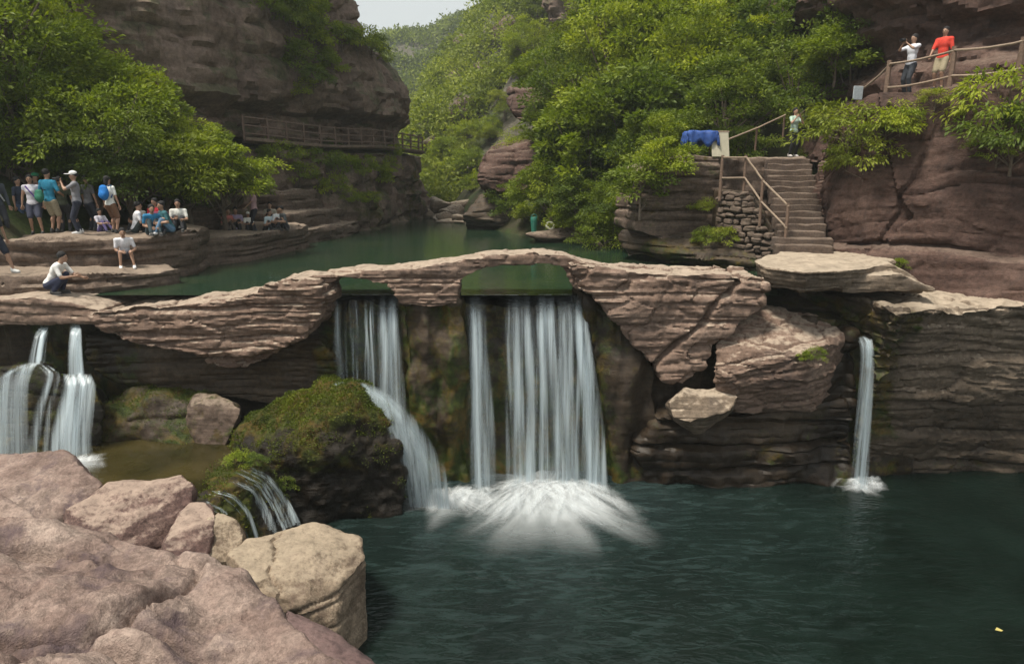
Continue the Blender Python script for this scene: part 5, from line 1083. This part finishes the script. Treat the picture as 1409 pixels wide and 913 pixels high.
def ik(a, b, l1, l2, pole):
    a, b = Vector(a), Vector(b); d = b - a; D = min(d.length, (l1 + l2) * .995); dn = d.normalized(); b = a + dn * D
    x = (l1 * l1 - l2 * l2 + D * D) / (2 * D); h = math.sqrt(max(l1 * l1 - x * x, 0)); p = Vector(pole); p = (p - dn * p.dot(dn)).normalized()
    return a + dn * x + p * h, b
SKIN = flat_mat('skin', (.34, .20, .135), .55, .08, 20, bump=.02)
_cl = {}
def cloth_mat(c):
    k = tuple(round(v, 3) for v in c)
    if k not in _cl: _cl[k] = flat_mat('cloth_%d' % len(_cl), c, .85, .16, 22, bump=.25)
    return _cl[k]
BLK, DARK = (.012, .011, .012), (.022, .024, .032)
def person(label, loc, face, pose='stand', shirt=(.7, .7, .7), legs=DARK, short=False, hair=BLK, cap=None, sleeves=.5, shoes=(.05, .05, .05), lh=None, rh=None, lean=0.0, head=(0, 0), H=1.68, vox=.027, female=False, lf=None, rf=None, pz=None, group=None, legz=0.0, strap=None, lk=None, rk=None):
    """local frame: faces -Y, x to the viewer's right when face = 0; loc = where the feet or the seat rest"""
    s = H / 1.68
    if pz is None: pz = {'stand': .90, 'sit': .10, 'squat': .27}[pose]
    pel = Vector((0, 0, pz)); tdir = Vector((0, -math.sin(lean), math.cos(lean)))
    chest = pel + tdir * .36; neck = pel + tdir * .53; 
    hd = (tdir * .6 + Vector((math.sin(head[1]) * .4, -math.sin(head[0]) * 1.0, .7))).normalized(); hc = neck + hd * .17
    sw = .165 if female else .19; hw = .095
    shl, shr = neck + Vector((-sw, 0, -.045)), neck + Vector((sw, 0, -.045))
    hipl, hipr = pel + Vector((-hw, 0, -.04)), pel + Vector((hw, 0, -.04))
    if pose == 'stand': dl, dr = lf or (-.11, .0, .07), rf or (.11, -.05, .07); poleL = poleR = (0, -1, 0)
    elif pose == 'sit': dl, dr = lf or (-.12, -.44, .06), rf or (.12, -.50, .06); poleL = poleR = (0, -.5, 1)
    else: dl, dr = lf or (-.13, -.12, .07), rf or (.13, -.18, .07); poleL = poleR = (0, -1, .5)
    kl, al = ik(hipl, dl, .42, .41, lk or poleL); kr, ar = ik(hipr, dr, .42, .41, rk or poleR)
    lh_ = Vector(lh) if lh else (Vector((-.10, -.36, .36)) if pose == 'sit' else pel + Vector((-.27, -.06, -.06))); rh_ = Vector(rh) if rh else (Vector((.12, -.38, .33)) if pose == 'sit' else pel + Vector((.27, -.06, -.06)))
    el, wl_ = ik(shl, lh_, .29, .25, (-.6, .7, -.5)); er, wr_ = ik(shr, rh_, .29, .25, (.6, .7, -.5))
    fdir = Vector((0, -1, 0))
    tq = tdir.to_track_quat('Z', 'Y'); tq = Matrix(((1, 0, 0), (0, math.cos(lean), -math.sin(lean)), (0, math.sin(lean), math.cos(lean)))).to_quaternion()
    hq = tq
    def torso(bm, g=0.0):
        ellip(bm, pel + tdir * .02, (.155 + g, .115 + g, .13 + g), tq); ellip(bm, pel + tdir * .18, (.135 + g, .10 + g, .16 + g), tq)
        ellip(bm, chest + tdir * .02, (.16 + g, .115 + g, .19 + g), tq); capsule(bm, shl, shr, .062 + g, .062 + g)
        if female: ellip(bm, chest + Vector((0, -.07, 0)), (.12 + g, .07 + g, .08 + g), tq)
    def foot(bm, a, g=0.0):
        capsule(bm, Vector(a) + Vector((0, .03, -.025)), Vector(a) + Vector((0, -.15, -.045)), .042 + g, .032 + g)
    def body(bm):
        torso(bm); capsule(bm, neck - tdir * .04, hc, .055, .05)
        ellip(bm, hc + Vector((0, 0, .015)), (.076, .095, .112)); ellip(bm, hc + Vector((0, -.025, -.055)), (.055, .07, .06))
        ellip(bm, hc + Vector((0, -.098, -.012)), (.014, .02, .024)); ellip(bm, hc + Vector((-.078, .0, -.005)), (.012, .02, .03)); ellip(bm, hc + Vector((.078, .0, -.005)), (.012, .02, .03))
        for sh, e, w in ((shl, el, wl_), (shr, er, wr_)):
            capsule(bm, sh, e, .052, .040); capsule(bm, e, w, .041, .028)
            d = (w - e).normalized(); capsule(bm, w, w + d * .07, .030, .034)
        for h, k_, a in ((hipl, kl, al), (hipr, kr, ar)):
            capsule(bm, h, k_, .085, .056); capsule(bm, k_, a, .057, .036); ellip(bm, k_ + (a - k_) * .3 + Vector((0, .02, 0)), (.054, .058, .10)); foot(bm, a)
    def fingers(bm):
        for sgn, e, w in ((-1, el, wl_), (1, er, wr_)):
            d = (w - e).normalized(); side = d.cross(Vector((0, -1, .2))); side = side.normalized() if side.length > .1 else Vector((1, 0, 0)); cur = d.cross(side).normalized() * (-1 if sgn > 0 else 1)
            for i_, L in enumerate((.068, .078, .073, .058)):
                b0 = w + d * .075 + side * (-.030 + .02 * i_); m1 = b0 + d * L * .5 + cur * .008; m2 = m1 + d * L * .42 + cur * .022
                capsule(bm, b0, m1, .0095, .009, 6); capsule(bm, m1, m2, .009, .007, 6)
            t0 = w + d * .025 - side * .03; t1 = t0 + d * .035 - side * .028; capsule(bm, t0, t1, .011, .010, 6); capsule(bm, t1, t1 + d * .035 - side * .004 + cur * .01, .010, .008, 6)
    root = empty('person', loc, face); root.scale = (s, s, s); tag(root, label, 'person', group)
    bo = link('body', fuse(body, vox, fingers), SKIN, root)
    def ey(bm):
        for sx in (-.03, .03): ellip(bm, hc + Vector((sx, -.088, .018)), (.013, .010, .008))
        ellip(bm, hc + Vector((0, -.092, -.062)), (.022, .008, .006))
    bm = bmesh.new(); ey(bm); me = bpy.data.meshes.new('eyes_and_mouth'); bm.to_mesh(me); bm.free(); link('eyes_and_mouth', me, cloth_mat((.03, .015, .012)), root)
    def shirt_b(bm):
        torso(bm, .011)
        for sh, e, w in ((shl, el, wl_), (shr, er, wr_)):
            if sleeves <= 0: continue
            capsule(bm, sh, sh + (e - sh) * min(sleeves * 1.4, 1), .061, .054)
            if sleeves > .7: capsule(bm, e, e + (w - e) * .92, .058, .044)
        ellip(bm, pel + tdir * .0, (.172, .132, .13), tq)
    link('shirt', fuse(shirt_b, vox), cloth_mat(shirt), root)
    def leg_b(bm):
        ellip(bm, pel - tdir * .02, (.168, .128, .13), tq)
        for h, k_, a in ((hipl, kl, al), (hipr, kr, ar)):
            if short: capsule(bm, h, h + (k_ - h) * .85, .102, .088)
            else: capsule(bm, h, k_, .102, .074); capsule(bm, k_, k_ + (a - k_) * .94, .074, .058)
    link('shorts' if short else 'trousers', fuse(leg_b, vox), cloth_mat(legs), root)
    for a in (al, ar):
        def shoe_b(bm): foot(bm, a, .012); capsule(bm, Vector(a) + Vector((0, .03, .0)), Vector(a) + Vector((0, .03, .04)), .045, .043)
        so = link('shoe', fuse(shoe_b, vox), cloth_mat(shoes), root)
        bm = bmesh.new(); ellip(bm, Vector(a) + Vector((0, -.06, -.078)), (.05, .145, .014)); me = bpy.data.meshes.new('sole'); bm.to_mesh(me); bm.free(); link('sole', me, cloth_mat((.10, .10, .10)), so)
    def hair_b(bm):
        ellip(bm, hc + Vector((0, .024, .060)), (.094, .106, .098))
        if female: ellip(bm, hc + Vector((0, .07, -.04)), (.075, .05, .13))
    link('hair', fuse(hair_b, vox), cloth_mat(hair), root)
    if cap:
        def cap_b(bm): ellip(bm, hc + Vector((0, .01, .075)), (.102, .116, .08))
        co = link('cap', fuse(cap_b, vox), cloth_mat(cap), root)
        bm = bmesh.new(); ellip(bm, hc + Vector((0, -.13, .055)), (.075, .09, .012)); me = bpy.data.meshes.new('brim'); bm.to_mesh(me); bm.free(); link('brim', me, cloth_mat(cap), co)
    if strap: 
        V, F = tubes([(np.array([shl + Vector((.05, -.10, .03)), chest + Vector((0, -.14, -.02)), pel + Vector((.15, -.10, .08))]), [.02, .02, .02])], 6); link('strap', mesh_np('strap', V, F), cloth_mat(strap), root)
    return root
def backpack(label, loc, face, c, s=1.0):
    root = tag(empty('backpack', loc, face), label, 'backpack'); root.scale = (s,) * 3
    def b(bm): ellip(bm, (0, 0, 0), (.17, .11, .24)); ellip(bm, (0, .08, -.06), (.13, .07, .13)); ellip(bm, (0, 0, .14), (.14, .09, .10))
    link('bag', fuse(b, .02), cloth_mat(c), root)
    for sx in (-.11, .11):
        V, F = tubes([(np.array([(sx, -.08, .2), (sx, -.20, .22), (sx, -.27, .05), (sx, -.14, -.16)]), [.02] * 4)], 6); link('strap', mesh_np('strap', V, F), cloth_mat(mul(c, .4)), root)
    return root
def camera_thing(label, loc, face):
    root = tag(empty('camera', loc, face), label, 'camera')
    link('camera_body', box_mesh('camera_body', .13, .07, .09, 1, 0, .012), cloth_mat(BLK), root)
    V, F = tubes([(np.array([(0, -.03, 0), (0, -.13, 0)]), [.035, .038])], 12); link('lens', mesh_np('lens', V, F), cloth_mat(DARK), root)
    return root
bpy.context.view_layer.update(); DG = bpy.context.evaluated_depsgraph_get()
def foot_at(px, py, Y):
    """on the ground under that point of the place"""
    x, y, z = P(px, py, Y); return (x, y, ground(x, y, z + 1.2, ('bank_ledge', 'rock', 'stair', 'cliff', 'step', 'abut')))
W_, K_ = (.68, .68, .70), (.02, .02, .025)
# --- standing group on the tall ledge
L1 = foot_at(76, 322, 20.3); person('man seen from behind in a teal blue shirt and khaki shorts', L1, R(172), shirt=(.02, .22, .36), legs=(.30, .26, .18), short=True, H=1.78, lh=(-.2, -.22, 1.05), rh=(.2, -.25, 1.1), head=(.1, 0), sleeves=.6)
backpack('green shoulder bag on the hip of the man in teal', (L1[0] - .12, L1[1] - .26, L1[2] + 1.08), R(180), (.02, .14, .09), .8)
L2 = foot_at(112, 322, 20.0); person('man in a white cap and grey shirt raising a camera', L2, R(-60), shirt=(.20, .20, .22), legs=(.018, .022, .04), cap=(.75, .75, .74), H=1.72, lh=(-.07, -.30, 1.42), rh=(.07, -.30, 1.42), shoes=(.6, .6, .6))
camera_thing('black camera held up by the man in the white cap', tuple(Vector(L2) + Matrix.Rotation(R(-60), 3, 'Z') @ Vector((0, -.38, 1.56))), R(-60))
L3 = foot_at(52, 322, 20.3); person('woman in a white vest and dark shorts with a purple strap', L3, R(25), shirt=(.62, .60, .66), legs=(.05, .055, .09), short=True, female=True, H=1.64, sleeves=.2, strap=(.12, .06, .30), rf=(.16, -.12, .07), rh=(.3, -.05, .8))
L4 = foot_at(35, 320, 20.9); person('dark haired person in a navy top and jeans with yellow shoes', L4, R(80), shirt=(.03, .04, .07), legs=(.05, .08, .15), female=True, H=1.62, shoes=(.7, .6, .05), rh=(.2, -.25, 1.1))
L5 = foot_at(4, 330, 19.6); person('person in a dark jacket standing at the end of the ledge', L5, R(60), shirt=(.04, .05, .065), legs=(.02, .022, .03), H=1.75, sleeves=1.0, strap=(.3, .32, .34))
L6 = foot_at(157, 320, 20.6); person('woman in a white top and brown shorts carrying a blue backpack', L6, R(165), shirt=(.72, .74, .70), legs=(.16, .085, .05), short=True, female=True, H=1.62, rf=(.12, -.1, .07))
backpack('bright blue backpack worn by the woman in a white top', (L6[0] - .02, L6[1] - .22, L6[2] + 1.20), R(165), (.01, .16, .50), .95)
L7 = foot_at(4, 396, 17.7); person('walker in dark shorts and white socks stepping along the low ledge', L7, R(80), shirt=(.03, .035, .05), legs=(.02, .024, .04), short=True, shoes=(.7, .7, .68), H=1.72, lf=(-.11, .22, .10), rf=(.11, -.30, .07))
La = foot_at(92, 320, 21.2); person('person in a dark olive vest standing behind the man in teal', La, R(200), shirt=(.05, .06, .035), legs=(.03, .03, .035), H=1.66)
Lb = foot_at(60, 320, 21.4); person('person with a green hat standing behind the woman in a white vest', Lb, R(-20), shirt=(.16, .10, .09), legs=(.04, .05, .08), cap=(.02, .16, .08), H=1.72)
Lc = foot_at(128, 320, 21.6); person('person in a grey tee half hidden behind the man with the camera', Lc, R(160), shirt=(.12, .12, .13), legs=(.02, .025, .04), H=1.68)
# --- squatting man
L8 = foot_at(72, 411, 17.35); person('man in a white shirt squatting and reaching toward the water', L8, R(95), 'squat', shirt=(.74, .73, .71), legs=(.015, .02, .05), lean=.55, lh=(-.12, -.62, .42), rh=(.14, -.66, .36), head=(.5, 0), H=1.86, sleeves=.55, pz=.24)
# --- seated group
def seat(label, px, py, Y, face, **k):
    L = foot_at(px, py, Y); return person(label, L, face, 'sit', **k)
seat('young man in a white tee and dark shorts sitting with bare knees', 172, 345, 19.75, R(28), shirt=(.66, .66, .70), legs=(.03, .03, .045), short=True, shoes=(.75, .75, .75), lean=.35, pz=.34, lf=(-.14, -.42, .07), rf=(.20, -.48, .07), lh=(-.08, -.40, .48), rh=(.16, -.42, .46), head=(.3, 0))
seat('child in a white shirt sitting behind the young man', 140, 318, 20.9, R(70), shirt=(.66, .64, .72), legs=(.10, .08, .2), H=1.25)
seat('visitor in a white shirt sitting with the back turned', 187, 322, 21.0, R(120), shirt=(.74, .74, .78), legs=(.02, .03, .03), lean=.25)
seat('visitor in a blue tee sitting on the ledge edge', 210, 326, 20.8, R(40), shirt=(.02, .17, .34), legs=(.03, .05, .06), lean=.4, lh=(-.1, -.35, .2), rh=(.1, -.4, .2), head=(.4, 0))
seat('visitor in a red shirt sitting behind the one in blue', 219, 316, 21.6, R(-10), shirt=(.48, .02, .04), legs=(.03, .03, .04), pz=.2, lean=.15)
seat('visitor in jeans with one leg hanging over the ledge', 236, 325, 20.95, R(-40), shirt=(.03, .12, .14), legs=(.10, .19, .30), lean=.35, shoes=(.72, .72, .72), female=True, lf=(-.1, -.45, -.28), pz=.16)
seat('visitor in black and white sitting at the end of the group', 248, 314, 21.5, R(20), shirt=(.60, .60, .56), legs=K_, lean=.1)
seat('visitor in a maroon top sitting beside the one in blue', 226, 322, 21.2, R(15), shirt=(.16, .03, .07), legs=(.05, .05, .07), lean=.3, female=True)
seat('visitor in a pale shirt sitting behind the white shirted back', 198, 315, 21.9, R(-30), shirt=(.45, .45, .42), legs=K_, lean=.1)
# --- farther ledge
FZ = .024
L9 = foot_at(352, 316, 27.2); person('woman in a pale pink shirt standing above the seated party', L9, R(-50), shirt=(.52, .33, .36), legs=(.02, .02, .03), female=True, hair=(.10, .02, .015), H=1.66, vox=.034, rh=(.15, -.42, .95))
seat('visitor in a coral shirt sitting alone on the rock shelf', 308, 312, 26.6, R(60), shirt=(.52, .16, .15), legs=(.10, .08, .07), vox=.034, lean=.5)
seat('child in a white hat and shirt sitting on the rock shelf', 343, 317, 27.0, R(30), shirt=(.68, .66, .62), legs=K_, cap=(.72, .70, .66), vox=.034, H=1.3)
seat('visitor in a pale blue shirt sitting among the far party', 367, 315, 27.4, R(60), shirt=(.50, .60, .66), legs=K_, vox=.034, lean=.4)
seat('visitor in a white shirt and black trousers in the far party', 381, 315, 27.6, R(50), shirt=(.70, .72, .74), legs=K_, vox=.034, lean=.35)
seat('visitor in dark clothes at the water end of the far party', 394, 317, 27.6, R(-40), shirt=(.10, .11, .12), legs=K_, vox=.034, lean=.3)
seat('visitor in a lilac top sitting between the coral shirt and the child', 326, 314, 27.0, R(20), shirt=(.34, .28, .42), legs=K_, vox=.034, lean=.3)
seat('visitor in a beige shirt sitting behind the far party', 374, 312, 28.4, R(10), shirt=(.36, .32, .26), legs=K_, vox=.034, lean=.2)
# --- right side
LG = foot_at(1089, 218, 25.6); person('visitor in a pale green top and black trousers on top of the stairs', LG, R(15), shirt=(.36, .48, .40), legs=(.012, .012, .014), shoes=(.55, .52, .5), female=True, H=1.64, lh=(-.1, -.22, 1.38), rh=(.08, -.22, 1.38))
LW = tuple(pe[1] + (pe[2] - pe[1]) * .33 + inn * .7 + np.array([0, 0, .02])); person('man in a white shirt taking a photograph on the cliff path', LW, R(-70), shirt=(.62, .64, .70), legs=(.03, .035, .045), H=1.74, lh=(-.06, -.34, 1.46), rh=(.06, -.34, 1.46), sleeves=.55)
camera_thing('black camera held by the man on the cliff path', tuple(Vector(LW) + Matrix.Rotation(R(-70), 3, 'Z') @ Vector((0, -.42, 1.60))), R(-70))
LR = tuple(pe[1] + (pe[2] - pe[1]) * .82 + inn * .6 + np.array([0, 0, .02])); person('visitor in a bright red shirt and beige shorts on the cliff path', LR, R(-55), shirt=(.62, .05, .03), legs=(.32, .27, .18), short=True, H=1.72, sleeves=.7, lh=(-.2, -.3, .95))
print('PATHZ', LW, LR, LG)
# ================================================================ AIR
m = new_mat('pale_valley_haze'); t = NT(m)
pv = t.n('VolumePrincipled'); pv.inputs['Color'].default_value = (.86, .94, .95, 1); pv.inputs['Density'].default_value = .0008; pv.inputs['Anisotropy'].default_value = .2
t.out(None, vol=pv.outputs[0])
bm = bmesh.new(); bmesh.ops.create_cube(bm, size=1.0); bmesh.ops.scale(bm, vec=(500, 420, 85), verts=bm.verts[:]); bmesh.ops.translate(bm, vec=(-20, 145, 39.5), verts=bm.verts[:])
me = bpy.data.meshes.new('haze'); bm.to_mesh(me); bm.free()
tag(link('haze', me, m), 'thin pale haze filling the gorge', 'haze', kind='stuff')
